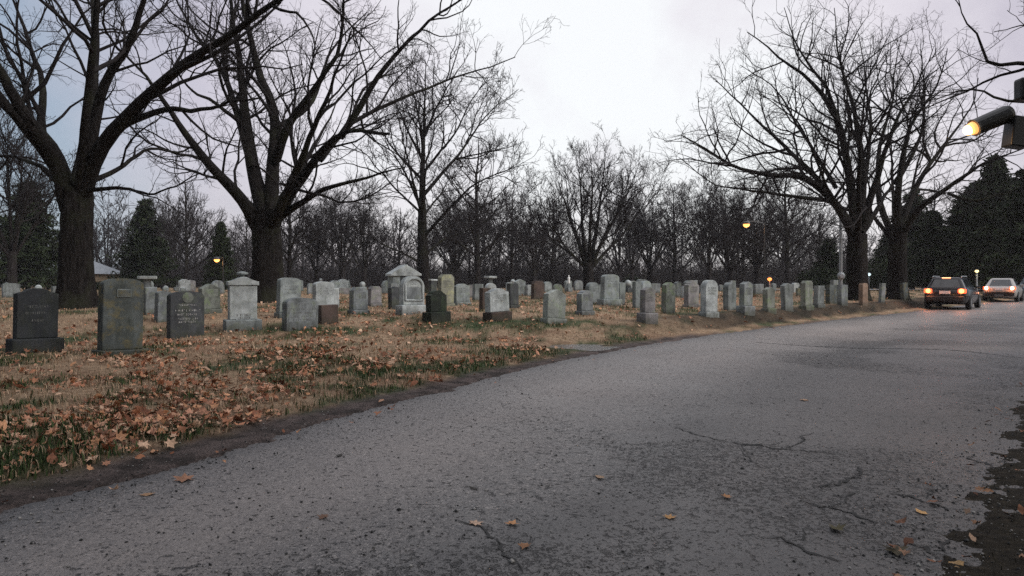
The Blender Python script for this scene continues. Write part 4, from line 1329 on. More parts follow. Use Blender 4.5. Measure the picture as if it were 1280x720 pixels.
pedestal(184, 378, 345, 20, 'grey', 'grey pedestal with a flat projecting cap behind the plain upright stone at left')
pedestal(613, 369, 345, 12, 'teal', 'blue-green pedestal with a flat cap behind the whitish rounded headstone')
pedestal(711, 365, 344, 8, 'teal', 'small monument carrying a bright white standing figure, middle background', 'figure')
pedestal(436, 366, 349, 8, 'mid', 'little pale obelisk behind the low mauve stone', 'obelisk')
pedestal(641, 362, 349, 7, 'moss', 'small mossy pillar topped by a ball above the narrow dark headstone', 'ball')
pedestal(207, 364, 357, 7, 'mid', 'small pillar with pale ball, left one of two behind the dark lettered headstone', 'ball')
pedestal(229, 365, 359, 7, 'mid', 'small pillar with pale ball, right one of two behind the dark lettered headstone', 'ball')
pedestal(221, 364, 356, 7, 'grey', 'small pointed stone pillar between the two ball pillars', 'obelisk')
pedestal(401, 362, 348, 5, 'pale', 'thin pale pillar with ball peeping above the whitish arched headstone', 'ball')
pedestal(453, 364, 352, 9, 'mid', 'pale ball-topped pillar peeping above the blue-grey square-shouldered headstone', 'ball')
pedestal(48, 365, 356, 9, 'mid', 'pale ball-topped pillar behind the near-black headstone', 'ball')
pedestal(785, 366, 350, 10, 'dark', 'dark ball-topped pillar right of the tallest grey monument', 'ball')

# rows too far off to tell apart
g = np.random.default_rng(9)
shapes = ['flat', 'round', 'arch', 'gable', 'clip', 'serp']; cols = ['grey', 'mid', 'teal', 'mauve', 'pale', 'dark', 'grey']
meshes = []
for k in range(12):
    bm = bmesh.new(); w = g.uniform(.45, .8); h = g.uniform(.5, .9)
    slab_bm(bm, profile(shapes[k % 6], w, h + .1), .24, -.1, .02)
    bmesh.ops.recalc_face_normals(bm, faces=bm.faces[:])
    me = bpy.data.meshes.new('headstone'); bm.to_mesh(me); bm.free(); me.materials.append(ST[cols[k % 7]]); meshes.append(me)
placed = [place(s[0], s[1]) for s in STONES]
n = 0
while n < 34:
    px = g.uniform(100, 1060); base = g.uniform(361.5, 368.5)
    x, d = place(px, base)
    if any(abs(x - a_[0]) < 1.2 and abs(d - a_[1]) < 1.5 for a_ in placed): continue
    placed.append((x, d))
    o = mobj('headstone', meshes[n % 12], None, (x, d, gz(x, d)))
    o.rotation_euler = (R(g.normal(0, 1.5)), R(g.normal(0, 1.5)), R(54 - .028 * px + g.normal(0, 5)))
    tag(o, 'tiny headstone among the crowded far rows in front of the woods', 'headstone', 'headstones of the far rows')
    n += 1

# ------------------------------------------------------------------ house behind the left tree
d = 88.0; x = (98 - 640) / F * d; z = gz(x, d)
root = empty('house', (x, d, z), R(-12)); tag(root, 'small house with a grey hipped roof and brown wall, behind the massive leftmost trunk', 'house')
hw, hd, ev, ap = 3.9, 3.0, 2.0, 3.75
bm = bmesh.new(); bm_box(bm, (0, 0, ev / 2 - .05), (2 * hw, 2 * hd, ev + .1)); wl = bm_obj('wall', bm, plain('brown_render', (.16, .12, .08), .9), root)
bm = bmesh.new()
lo = [bm.verts.new(p) for p in ((-hw - .5, -hd - .5, ev - .05), (hw + .5, -hd - .5, ev - .05), (hw + .5, hd + .5, ev - .05), (-hw - .5, hd + .5, ev - .05))]
hi = [bm.verts.new((-1.8, 0, ap)), bm.verts.new((1.8, 0, ap))]
for f in ((lo[0], lo[1], hi[1], hi[0]), (lo[1], lo[2], hi[1]), (lo[2], lo[3], hi[0], hi[1]), (lo[3], lo[0], hi[0]), tuple(lo[::-1])): bm.faces.new(f)
bm_obj('roof', bm, plain('grey_slate', (.15, .165, .185), .6, scale=3), root)
for wx in (-2.6, .9, 2.9):
    bm = bmesh.new(); bm_box(bm, (wx, -hd - .02, 1.3), (.9, .08, 1.0)); wf = bm_obj('window', bm, plain('white_frame', (.6, .6, .6), .6), root)
    bm = bmesh.new(); bm_box(bm, (wx, -hd - .063, 1.3), (.76, .02, .86)); bm_obj('pane', bm, M['glass_dark'], wf)
bm = bmesh.new(); bm_box(bm, (-1, -hd - .03, 1.0), (.9, .08, 1.9)); bm_obj('door', bm, plain('door_paint', (.12, .1, .09), .6), root)

# ------------------------------------------------------------------ lamps and poles
def point_light(parent, loc, col, e, r=0.15):
    L = bpy.data.lights.new('lamp_light', 'POINT'); L.energy = e; L.color = col; L.shadow_soft_size = r
    o = bpy.data.objects.new('lamp_light', L); o.location = loc; link(o, parent); return o


def street_lamp(px, py, d, label, mat, r=.16, arm=1.0, col=(1, .5, .18), e=60, azi=0.0, pr=.05):
    p = at(px, py, d); z = gz(p[0], d)
    bx = p[0] + arm * math.cos(azi); by = d + arm * math.sin(azi)
    z = gz(bx, by)
    root = empty('street_lamp', (bx, by, z)); tag(root, label, 'street lamp')
    hz = p[2] - z
    bm = bmesh.new()
    if arm > .1:
        bm_tube(bm, [(0, 0, -.2), (0, 0, hz * .6), (0, 0, hz + .25)], [pr * 1.4, pr * 1.1, pr], 10); bm_obj('pole', bm, M['black_metal'], root)
        dx, dy = -arm * math.cos(azi), -arm * math.sin(azi)
        bm = bmesh.new(); bm_tube(bm, [(0, 0, hz + .12), (dx * .5, dy * .5, hz + .3), (dx * .95, dy * .95, hz + .24)], pr * .6, 8); bm_obj('arm', bm, M['black_metal'], root)
        bm = bmesh.new(); bm_lathe(bm, [(r * .4, .26), (r * 1.1, .2), (r * 1.3, .05)], (dx, dy, hz), 14); bm_obj('lamp_housing', bm, M['black_metal'], root)
    else:
        dx = dy = 0
        bm_tube(bm, [(0, 0, -.2), (0, 0, hz * .6), (0, 0, hz - r * .8)], [pr * 1.4, pr, pr], 10); bm_obj('pole', bm, M['grey_metal'], root)
        bm = bmesh.new(); bm_lathe(bm, [(r * .3, r * 1.15), (r * .9, r * .95), (r * .95, r * .8)], (0, 0, hz), 14); bm_obj('lamp_cap', bm, M['black_metal'], root)
    bm = bmesh.new(); bm_lathe(bm, [(max(.02, r * math.sin(math.pi * k / 8)), -r * math.cos(math.pi * k / 8) * .75) for k in range(9)], (dx, dy, hz), 14)
    bm_obj('bulb', bm, mat, root, smooth=True)
    point_light(root, (dx, dy, hz - r * 1.2), col, e)
    return root


street_lamp(933, 281, 52, 'high street lamp with glowing orange bulb on an arm, left of the roadside trees', M['lamp_orange'], .24, 1.6, e=60, azi=.3)
street_lamp(271, 325, 57, 'small orange street lamp on a thin pole left of the second massive trunk', M['lamp_orange'], .22, .5, e=50, azi=.2)
street_lamp(962, 349, 64, 'low red-orange lamp glowing at the foot of the woods', M['lamp_red'], .20, 0, (1, .3, .08), 40)
street_lamp(1221, 339, 47, 'yellow globe lamp on a thin post between the two cars', M['lamp_yellow'], .12, 0, (1, .8, .4), 40)
street_lamp(1086, 343, 62, 'white globe lamp between the two roadside trunks', M['lamp_white'], .17, 0, (.8, .95, 1), 5)

# grey metal pole
p = at(1051, 268, 35.0); zb = gz(p[0], 35.0)
root = empty('metal_pole', (p[0], 35.0, zb)); tag(root, 'tall plain grey metal pole with a round meter, left of the roadside trunks', 'pole')
bm = bmesh.new(); bm_tube(bm, [(0, 0, -.2), (0, 0, p[2] - zb)], [.085, .075], 12); bm_obj('shaft', bm, M['grey_metal'], root)
bm = bmesh.new(); bm_lathe(bm, [(.08, 0), (.09, .03), (.05, .07), (.01, .09)], (0, 0, p[2] - zb - .002), 12); bm_obj('cap', bm, M['grey_metal'], root)
bm = bmesh.new(); bm_lathe(bm, [(.17, 0), (.19, .04), (.19, .1), (.10, .16)], (-.05, -.07, CAMZ + .2 - zb), 14, Matrix.Rotation(R(90), 3, 'X')); bm_obj('meter', bm, M['grey_metal'], root)

# floodlight close by on the right
d = 10.5
a_ = at(1205, 165, d); e_ = at(1262, 141, d); bx_ = at(1272, 166, d)
pole = at(1300, 200, d)
zb = gz(pole[0], d)
root = empty('floodlight', (pole[0], d, zb)); tag(root, 'black tube-shaped floodlight with a glowing orange lens, at upper right of the photo', 'lamp')
o_ = np.array([pole[0], d, zb])
ax = unit(np.array(e_ - a_)); 
bm = bmesh.new()
c0 = a_ + ax * .16
bm_tube(bm, [c0 - o_, c0 + ax * .04 - o_, e_ - ax * .06 - o_, e_ - o_], [.135, .125, .135, .115], 18); bm_obj('housing', bm, M['black_metal'], root, smooth=False)
bm = bmesh.new()
bm_tube(bm, [c0 - o_, c0 - ax * .05 - o_, c0 - ax * .11 - o_], [.10, .09, .055], 16); le_ = bm_obj('lens', bm, M['lamp_orange_near'], root, smooth=True)
bm = bmesh.new(); bmesh.ops.create_uvsphere(bm, u_segments=14, v_segments=8, radius=.075)
bmesh.ops.translate(bm, vec=c0 - ax * .085 - o_, verts=bm.verts[:])
bm_obj('bulb', bm, M['lamp_core'], le_, smooth=True)
bm = bmesh.new(); bm_box(bm, bx_ - o_, (.30, .24, .46), Matrix.Rotation(R(8), 3, 'Y'), bevel=.02); bm_obj('ballast_box', bm, M['black_metal'], root)
bm = bmesh.new(); bm_tube(bm, [(0, 0, -.3), (0, 0, pole[2] - zb + .5), (0, 0, at(1300, 92, d)[2] - zb)], [.10, .085, .08], 14); bm_obj('pole', bm, M['black_metal'], root)
bm = bmesh.new(); bm_tube(bm, [bx_ - o_ + np.array([0, 0, .05]), pole - o_ + np.array([0, 0, .42])], .05, 8); bm_obj('bracket', bm, M['black_metal'], root)
bm = bmesh.new(); bm_box(bm, at(1284, 112, d) - o_, (.30, .2, .34), bevel=.04); bm_obj('sensor_box', bm, M['black_metal'], root)
point_light(root, a_ - o_ - ax * .22, (1, .55, .22), 25, .08)
sp = bpy.data.lights.new('floodlight_beam', 'SPOT'); sp.energy = 420; sp.color = (1, .52, .2); sp.spot_size = R(75); sp.spot_blend = 1; sp.shadow_soft_size = .1
spo = bpy.data.objects.new('floodlight_beam', sp); spo.location = a_ - o_ - ax * .22; link(spo, root)
spo.rotation_euler = Vector(np.array([12.5, 20, 0]) - (a_ - ax * .22)).to_track_quat('-Z', 'Y').to_euler()

# ------------------------------------------------------------------ cars
def car(name, rear, heading, paint, label, sedan=False, lit=True, H=1.44, glow=True):
    z = max(gz(rear[0], rear[1]), rzat(rear[0], rear[1]))
    L, Wd = 4.35, 1.76; hl = L / 2
    fx, fy = math.sin(heading), math.cos(heading)
    root = empty(name, (rear[0] + fx * hl, rear[1] + fy * hl, z), -heading); tag(root, label, 'car', 'cars on the road')
    stn = [(-hl, .70, .40, .80), (-hl + .05, .79, .33, .90), (-hl + .25, .85, .27, .95), (-hl + .8, .875, .22, .97), (0, .88, .2, .95), (.9, .875, .2, .93), (1.45, .86, .22, .88), (hl - .15, .80, .26, .76), (hl, .66, .36, .62)]
    bm = bmesh.new(); rings = []
    for y, hw, zb, zt in stn:
        half = [(hw * .80, zb), (hw * .96, zb + .08), (hw, zb + (zt - zb) * .45), (hw * .985, zt - .12), (hw * .93, zt - .02), (hw * .80, zt)]
        pts = half + [(-a_, b_) for a_, b_ in half[::-1]]
        rings.append([bm.verts.new((a_, y, b_)) for a_, b_ in pts])
    for r0, r1 in zip(rings, rings[1:]):
        n = len(r0)
        for k in range(n): bm.faces.new((r0[k], r0[(k + 1) % n], r1[(k + 1) % n], r1[k]))
    bm.faces.new(rings[0]); bm.faces.new(rings[-1])
    body = bm_obj('body', bm, paint, root, smooth=True)
    # cabin: frustum with rounded edges
    yb, yt, yft, yfb = ((-hl + .62, -hl + 1.15, .05, .95) if sedan else (-hl + .12, -hl + .42, .05, 1.0))
    zb, zt = .94, H
    B = [(-.80, yb), (.80, yb), (.78, yfb), (-.78, yfb)]; T = [(-.56, yt), (.56, yt), (.54, yft), (-.54, yft)]
    bm = bmesh.new()
    lo = [bm.verts.new((*p, zb)) for p in B]; hi = [bm.verts.new((*p, zt)) for p in T]
    for k in range(4): bm.faces.new((lo[k], lo[(k + 1) % 4], hi[(k + 1) % 4], hi[k]))
    bm.faces.new(hi); bm.faces.new(lo[::-1])
    es = [e for e in bm.edges if e.verts[0].co.z > zb + .1 or e.verts[1].co.z > zb + .1]
    bmesh.ops.bevel(bm, geom=es, offset=.13, segments=4, affect='EDGES', profile=.5)
    bm_obj('cabin', bm, paint, root, smooth=False)

    def pane(nm, k, u0, u1, v0, v1):
        a0, a1 = Vector((*B[k], zb)), Vector((*B[(k + 1) % 4], zb)); b0, b1 = Vector((*T[k], zt)), Vector((*T[(k + 1) % 4], zt))
        nrm = (a1 - a0).cross(b0 - a0).normalized()
        if nrm.dot((a0 + a1 + b0 + b1) / 4 - Vector((0, (yb + yfb) / 2, 1.1))) < 0: nrm = -nrm
        P = lambda u, v: (a0.lerp(a1, u)).lerp(b0.lerp(b1, u), v) + nrm * .006
        bm = bmesh.new(); vs = [bm.verts.new(P(u, v)) for u, v in ((u0, v0), (u1, v0), (u1, v1), (u0, v1))]
        f = bm.faces.new(vs); r_ = bmesh.ops.extrude_face_region(bm, geom=[f])
        bmesh.ops.translate(bm, vec=nrm * .006, verts=[v for v in r_['geom'] if isinstance(v, bmesh.types.BMVert)])
        bm_obj(nm, bm, M['glass_dark'], root)
    pane('rear_window', 0, .13, .87, .10, .82)
    pane('side_window', 1, .12, .48, .12, .86); pane('side_window', 1, .52, .86, .12, .86)
    pane('windscreen', 2, .07, .93, .1, .9)
    pane('side_window', 3, .14, .48, .12, .86); pane('side_window', 3, .52, .88, .12, .86)
    # bumpers, plate, trim
    bm = bmesh.new(); bm_box(bm, (0, -hl - .015, .50), (1.50, .16, .26), bevel=.05); bm_obj('rear_bumper', bm, M['black_metal'] if not sedan else M['rubber'], root)
    bm = bmesh.new(); bm_box(bm, (0, -hl - .012, .78), (.42, .03, .13), bevel=.008); bm_obj('number_plate', bm, M['plate'], root)
    for s in (-1, 1):
        bm = bmesh.new(); bm_box(bm, (s * .66, -hl + .02, .845), (.32, .13, .19), Matrix.Rotation(R(s * 14), 3, 'Z'), bevel=.04)
        tl = bm_obj('tail_light', bm, M['tail'] if lit else M['rim'], root)
        if lit:
            bm = bmesh.new(); bm_lathe(bm, [(.105, 0), (.095, .03), (.03, .05)], (s * .64, -hl - .04, .85), 14, Matrix.Rotation(R(90), 3, 'X')); bm_obj('brake_bulb', bm, M['brake'] if glow else M['brake_pale'], tl, smooth=True)
            L_ = bpy.data.lights.new('tail_glow', 'POINT'); L_.energy = 14 if glow else 10; L_.color = (1, .30, .11); L_.shadow_soft_size = .08
            lo_ = bpy.data.objects.new('tail_glow', L_); lo_.location = (s * .64, -hl - .16, .85); link(lo_, root)
        bm = bmesh.new(); bm_box(bm, (s * .92, .62, 1.0), (.18, .10, .13), bevel=.03); bm_obj('wing_mirror', bm, paint, root)
        bm = bmesh.new(); bm_box(bm, (s * .56, hl - .06, .66), (.30, .12, .14), bevel=.03); bm_obj('headlight', bm, M['plate'], root)
        for y in (-hl + .82, hl - .88):
            wq = Matrix.Rotation(R(90), 3, 'Y')
            bm = bmesh.new(); bm_lathe(bm, [(.20, -.10), (.30, -.105), (.325, -.07), (.325, .07), (.30, .105), (.20, .10)], (s * .80, y, .325), 24, wq)
            wh = bm_obj('wheel', bm, M['rubber'], root)
            bm = bmesh.new(); bm_lathe(bm, [(.19, -.108), (.19, .108)], (s * .80, y, .325), 20, wq); bm_obj('rim', bm, M['rim'], wh)
    if not sedan:
        bm = bmesh.new(); bm_box(bm, (0, yt - .03, zt - .02), (.34, .06, .035), bevel=.01); bm_obj('high_brake_light', bm, M['roof_light'], root)
        for s in (-1, 1):
            bm = bmesh.new(); bm_tube(bm, [(s * .56, yt + .1, zt + .005), (s * .56, yt + .2, zt + .05), (s * .55, yft - .2, zt + .05), (s * .55, yft - .1, zt)], .02, 6); bm_obj('roof_rail', bm, M['grey_metal'], root)
        bm = bmesh.new(); bm_tube(bm, [(.1, yt - .04, .96), (-.25, yt - .12, 1.08)], .012, 5); bm_obj('rear_wiper', bm, M['rubber'], root)
    else:
        bm = bmesh.new(); bm_box(bm, (0, -hl - .09, .42), (.5, .03, .06), bevel=.01); bm_obj('exhaust_trim', bm, M['rim'], root)
    return root


def paint(name, col, rough=.25, metal=.3):
    m_ = plain(name, col, rough, metal, var=.06, scale=2)
    m_.node_tree.nodes['Principled BSDF'].inputs['Coat Weight'].default_value = .3
    return m_


car('parked_car', (at(1181, 386, 31.2)[0], 31.2), R(41), paint('car_black', (.009, .008, .010)), 'dark hatchback with red tail lights glowing, nearest the roadside trees', False, True, 1.46)
car('parked_car', (at(1249, 377, 42.0)[0], 42.0), R(41), paint('car_silver', (.36, .34, .32)), 'pale saloon car with red tail lights glowing, ahead of the dark hatchback', True, True, 1.46, False)
car('parked_car', (at(1290, 372, 47.0)[0], 47.0), R(42), paint('car_bluegrey', (.18, .22, .26)), 'blue-grey car with unlit lights cut by the right edge of the photo', True, False, 1.62)

# ------------------------------------------------------------------ leaves, grass, gravel
def leaf_shape(kind=0):
    """maple-like lobed outline (12 rim points) around a centre, length about 1"""
    if kind == 0:
        return np.array([(0, -.5), (.12, -.22), (.48, -.18), (.28, .02), (.42, .26), (.16, .22), (0, .55), (-.16, .22), (-.42, .26), (-.28, .02), (-.48, -.18), (-.12, -.22)])
    return np.array([(0, -.55), (.10, -.35), (.20, -.2), (.26, 0), (.22, .2), (.12, .4), (0, .55), (-.12, .4), (-.22, .2), (-.26, 0), (-.20, -.2), (-.10, -.35)])


LEAFCOL = np.array([(.43, .19, .105), (.55, .31, .20), (.30, .12, .065), (.62, .40, .27), (.49, .24, .15), (.19, .08, .045), (.55, .28, .15)])


def leaves_at(X, Y, Z, size, g, pitch=0.42):
    n = len(X)
    sh = np.stack([leaf_shape(0), leaf_shape(1)])[g.integers(0, 2, n)]
    sc = size[:, None]
    xy = sh * sc[..., None] * g.uniform(.8, 1.15, (n, 1, 2))
    curl = g.uniform(-.2, .9, n)[:, None]; curl2 = g.uniform(-.3, .7, n)[:, None]
    z = curl * xy[..., 0] ** 2 / sc * 1.6 + curl2 * xy[..., 1] ** 2 / sc * 1.2 + g.normal(0, .05, (n, 12)) * sc
    V = np.concatenate([np.zeros((n, 1, 3)), np.concatenate([xy, z[..., None]], 2)], 1)
    az = g.uniform(0, 6.28, n); ti = g.normal(0, pitch, n); ro = g.normal(0, pitch, n)

    def rot(V, a_, i, j):
        c, s = np.cos(a_)[:, None], np.sin(a_)[:, None]
        W = V.copy(); W[..., i] = V[..., i] * c - V[..., j] * s; W[..., j] = V[..., i] * s + V[..., j] * c; return W
    V = rot(rot(rot(V, ti, 1, 2), ro, 0, 2), az, 0, 1)
    V[..., 2] -= V[..., 2].min(1, keepdims=True) * .75
    V += np.stack([X, Y, Z], 1)[:, None, :]
    k = np.arange(12)
    T = np.stack([np.zeros(12, int), 1 + k, 1 + (k + 1) % 12], 1)
    Q = (T[None] + (np.arange(n) * 13)[:, None, None]).reshape(-1, 3)
    col = LEAFCOL[g.integers(0, len(LEAFCOL), n)] * g.uniform(.7, 1.2, (n, 1))
    return V.reshape(-1, 3), Q, np.repeat(col, 13, 0)


g = np.random.default_rng(31)


def scatter(n, rmin, rmax, power=1.0, span=44):
    a_ = np.radians(g.uniform(-span, span, n)); r = rmin * (rmax / rmin) ** (g.random(n) ** power)
    x = r * np.sin(a_); y = r * np.cos(a_)
    return x, y


# leaves: thick drifts on the left front, thinner farther off
x, y = scatter(130000, 3.6, 60, .85)
dl = sdist(LD, x, y)
cl = fbm(x * .55, y * .55, 71, 4); cl2 = fbm(x * 2.4, y * 2.4, 72, 3)
px_ = x / y * F + 640
drift = smoothstep(.38, .60, .5 * cl + .5 * cl2) * (1 - .45 * smoothstep(6.2, 4.6, y))
near = smoothstep(19, 11, y)
dens_ = (1 - .75 * smoothstep(15, 20, y) * smoothstep(2.4, 1.6, dl)) * (.05 + .80 * drift) * (.26 + .74 * near) * smoothstep(.15, 1.0, dl) * (1 - .5 * smoothstep(200, 40, px_))
pud = ((x - PUD[0]) / 1.0) ** 2 + ((y - PUD[1]) / .8) ** 2
keep = (pud > .9) & (dl > .1) & (g.random(len(x)) < dens_ * .75)
x, y = x[keep], y[keep]
zz = gheight(x, y) + .010 + .035 * g.random(len(x)) ** 2
V1, Q1, C1 = leaves_at(x, y, zz, (.042 + .082 * g.random(len(x)) ** 1.6) * (1 + .35 * smoothstep(14, 30, y)), g)
# a few on the right verge and in the gutter
x, y = scatter(5200, 2.6, 30, .9, 60)
dl = sdist(LD, x, y); dr = sdist(RD, x, y, False)
keep = ((dr > -.25) & (dr < 4) & (g.random(len(x)) < .45)) | ((dl > -.5) & (dl < .3) & (g.random(len(x)) < .16))
x, y = x[keep], y[keep]
V2, Q2, C2 = leaves_at(x, y, np.maximum(gheight(x, y), .012) + .01, g.uniform(.03, .085, len(x)), g, .3)
C2 = C2 * np.where(np.repeat(dr[keep] > -.4, 13), .45, .9)[:, None]
V = np.vstack([V1, V2]); Q = np.vstack([Q1, Q2 + len(V1)]); Cc = np.vstack([C1, C2])
print('leaves', len(V) // 13)
tag(mobj('fallen_leaves', np_mesh('fallen_leaves', V, Q, M['leaf'], Cc, False)), 'brown fallen leaves strewn in drifts over the lawn', 'leaves', kind='stuff')


# grass
def blades(x, y, z, h, g, col):
    n = len(x)
    az = g.uniform(0, 6.28, n); lean = g.uniform(.1, .9, n) * h
    wd = h * g.uniform(.06, .12, n)
    dx, dy = np.cos(az), np.sin(az)
    b0 = np.stack([x - dy * wd, y + dx * wd, z - .01], 1); b1 = np.stack([x + dy * wd, y - dx * wd, z - .01], 1)
    m = np.stack([x + dx * lean * .35, y + dy * lean * .35, z + h * .62], 1)
    m0 = m - np.stack([dy * wd, -dx * wd, 0 * wd], 1) * .6; m1 = m + np.stack([dy * wd, -dx * wd, 0 * wd], 1) * .6
    t = np.stack([x + dx * lean, y + dy * lean, z + h * g.uniform(.75, 1.05, n)], 1)
    V = np.stack([b0, b1, m1, m0, t], 1).reshape(-1, 3)
    o = np.arange(n)[:, None] * 5
    Q = np.concatenate([np.stack([o[:, 0], o[:, 0] + 1, o[:, 0] + 2], 1), np.stack([o[:, 0], o[:, 0] + 2, o[:, 0] + 3], 1), np.stack([o[:, 0] + 3, o[:, 0] + 2, o[:, 0] + 4], 1)])
    return V, Q, np.repeat(col, 5, 0)


x, y = scatter(470000, 2.2, 75, .80, 52)
dl = sdist(LD, x, y)
n1 = fbm(x * .8, y * .8, 40); n2 = fbm(x * 3.5, y * 3.5, 41); n3 = fbm(x * 1.6, y * 1.6, 90)
wob = .5 * (fbm(x * 1.4, y * 1.4, 47) - .5)
rdg = np.exp(-((x - .4) / 2.4) ** 2 - ((y - 16.2 - .12 * x) / .9) ** 2)
gr = smoothstep(.46, .62, .55 * n1 + .45 * n2 + .12 * smoothstep(2.6, .9, dl) * smoothstep(16, 12, y) + .25 * rdg + .17 * smoothstep(7.5, 4.5, y))
bk = smoothstep(15, 20, y) * smoothstep(60, 40, y) * smoothstep(.45, .7, dl + wob) * smoothstep(2.2, 1.5, dl + wob)
ed = np.exp(-((dl + wob - .45) / .3) ** 2) * smoothstep(9, 14, y)
pud = ((x - PUD[0]) / .8) ** 2 + ((y + .35 - PUD[1]) / 1.1) ** 2 > 1
keep = pud & (dl + wob > .42 - .3 * smoothstep(15, 19, y)) & (g.random(len(x)) < (.30 + .45 * gr + .3 * ed) * (1 - .9 * bk))
x, y, gr, n2, n3, bk, dl = (v[keep] for v in (x, y, gr, n2, n3, bk, dl))
isg = g.random(len(x)) < gr * .7 + .06
sc_ = g.random(len(x))[:, None]
strawc = np.array((.22, .14, .09)) * (1 - sc_) + np.array((.56, .405, .275)) * sc_
grc = np.array((.018, .032, .012)) * (1 - sc_) + np.array((.085, .115, .045)) * sc_
col = np.where(isg[:, None], grc, strawc)
col = col * (1 - .8 * bk[:, None])
hgt = g.uniform(.025, .075, len(x)) * (1 + .15 * isg) * (1 + .3 * smoothstep(12, 30, y)) * (.7 + .7 * n3) * (1 - .6 * smoothstep(14, 19, y) * smoothstep(2.4, 1.4, dl))
V, Q, Cc = blades(x, y, gheight(x, y), hgt, g, col)
# right verge: dark weeds and twiggy grass
x, y = scatter(60000, 2.4, 30, .9, 62)
dr = sdist(RD, x, y, False); keep = (dr > .02) & (dr < 5) & (g.random(len(x)) < .8)
x, y = x[keep], y[keep]
col = np.array((.016, .016, .010)) + g.random((len(x), 1)) ** 2 * np.array((.075, .06, .035))
Vb, Qb, Cb = blades(x, y, gheight(x, y), g.uniform(.008, .026, len(x)), g, col)
V = np.vstack([V, Vb]); Q = np.vstack([Q, Qb + len(Cc)]); Cc = np.vstack([Cc, Cb])
print('blades', len(V) // 5)
tag(mobj('grass', np_mesh('grass', V, Q, M['grass'], Cc, False)), 'dry straw-coloured winter grass with green patches', 'grass', kind='stuff')

# loose gravel and chips on the asphalt and along its edge
x, y = scatter(34000, 2.6, 30, 1.1, 55)
dl = sdist(LD, x, y); dr = sdist(RD, x, y, False)
edge = np.exp(-(np.minimum(np.abs(dl), 9) / .45) ** 2) + 1.3 * np.exp(-(dr / .35) ** 2)
patch = smoothstep(.50, .68, fbm(x * 1.1, y * 1.1, 33))
keep = (dl < .7) & (dr < .6) & (g.random(len(x)) < .05 + .7 * edge + .16 * patch)
x, y, dl = x[keep], y[keep], dl[keep]
n = len(x)
octa = np.array([(1, 0, 0), (0, 1, 0), (-1, 0, 0), (0, -1, 0), (0, 0, 1), (0, 0, -.4)])
s = g.uniform(.003, .010, n)[:, None, None] * (1 + .6 * (g.random((n, 1, 1)) > .92))
V = octa[None] * s * g.uniform(.6, 1.4, (n, 6, 1)) * np.array([1, 1, .75])
from_r = np.array([rzat(a_, b_) if q_ < 0.05 else -1 for a_, b_, q_ in zip(x, y, dl)])
zz = np.maximum(from_r, gheight(x, y)) + .003
V = V + np.stack([x, y, zz], 1)[:, None]
tri = np.array([(0, 1, 4), (1, 2, 4), (2, 3, 4), (3, 0, 4), (1, 0, 5), (2, 1, 5), (3, 2, 5), (0, 3, 5)])
Q = (tri[None] + (np.arange(n) * 6)[:, None, None]).reshape(-1, 3)
pc = np.where(g.random((n, 1)) < .6, np.array([(.04, .04, .04)]), np.array([(.22, .21, .2)])) * g.uniform(.6, 1.5, (n, 1))
tag(mobj('gravel', np_mesh('gravel', V.reshape(-1, 3), Q, M['pebble'], np.repeat(pc, 6, 0), False)), 'loose gravel chips scattered on the asphalt and its edge', 'gravel', kind='stuff')

# single leaves lying on the asphalt
ROADLEAF = [
    (641, 656, .105, (.44, .22, .10), 'tan-orange leaf near the bottom middle of the road, right one of a close pair'),
    (594, 655, .095, (.46, .31, .22), 'pale pinkish leaf near the bottom middle of the road, left one of a close pair'),
    (750, 598, .10, (.34, .23, .15), 'pale brown leaf on the road above and right of the close pair'),
    (837, 647, .095, (.40, .22, .09), 'orange-brown leaf on the road right of the close pair'),
    (908, 622, .085, (.34, .17, .08), 'brown leaf beside the pitted asphalt, next right of the orange-brown leaf'),
    (656, 684, .085, (.24, .12, .06), 'dull brown leaf just below the close pair of leaves'),
    (1152, 640, .105, (.50, .29, .12), 'bright tan leaf near the dark right verge'),
    (1046, 661, .12, (.07, .06, .03), 'dark greenish leaf left of the bright tan leaf'),
    (1120, 687, .13, (.06, .05, .03), 'dark shrivelled leaf at lower right of the road'),
    (1194, 703, .13, (.30, .19, .09), 'tan leaf lowest at the edge of the right verge'),
    (230, 599, .17, (.30, .15, .09), 'large curled brown leaf at the left edge of the asphalt'),
    (184, 617, .11, (.34, .20, .11), 'small tan leaf just below the large curled brown leaf'),
    (593, 612, .08, (.05, .045, .04), 'blackish leaf in the middle of the road above the close pair'),
    (404, 648, .08, (.16, .09, .06), 'dull brown leaf on the left lane of the asphalt'),
    (1005, 501, .11, (.36, .23, .15), 'pale leaf alone in the middle of the road far ahead'),
    (424, 569, .08, (.05, .045, .04), 'small dark leaf on the left lane near the grass'),
]
for px, py, s_, col, lb in ROADLEAF:
    p = on_road(px, py)
    V, Q, _ = leaves_at(np.array([0.0]), np.array([0.0]), np.array([0.003]), np.array([s_]), g, .07)
    V[:, 2] = .003 + (V[:, 2] - V[:, 2].min()) * .6
    o = mobj('fallen_leaf', np_mesh('fallen_leaf', V, Q, M['leaf'], np.tile(np.array(col), (13, 1)), False), None, (p[0], p[1], rzat(*p)))
    tag(o, lb, 'leaf', 'single leaves lying on the road')

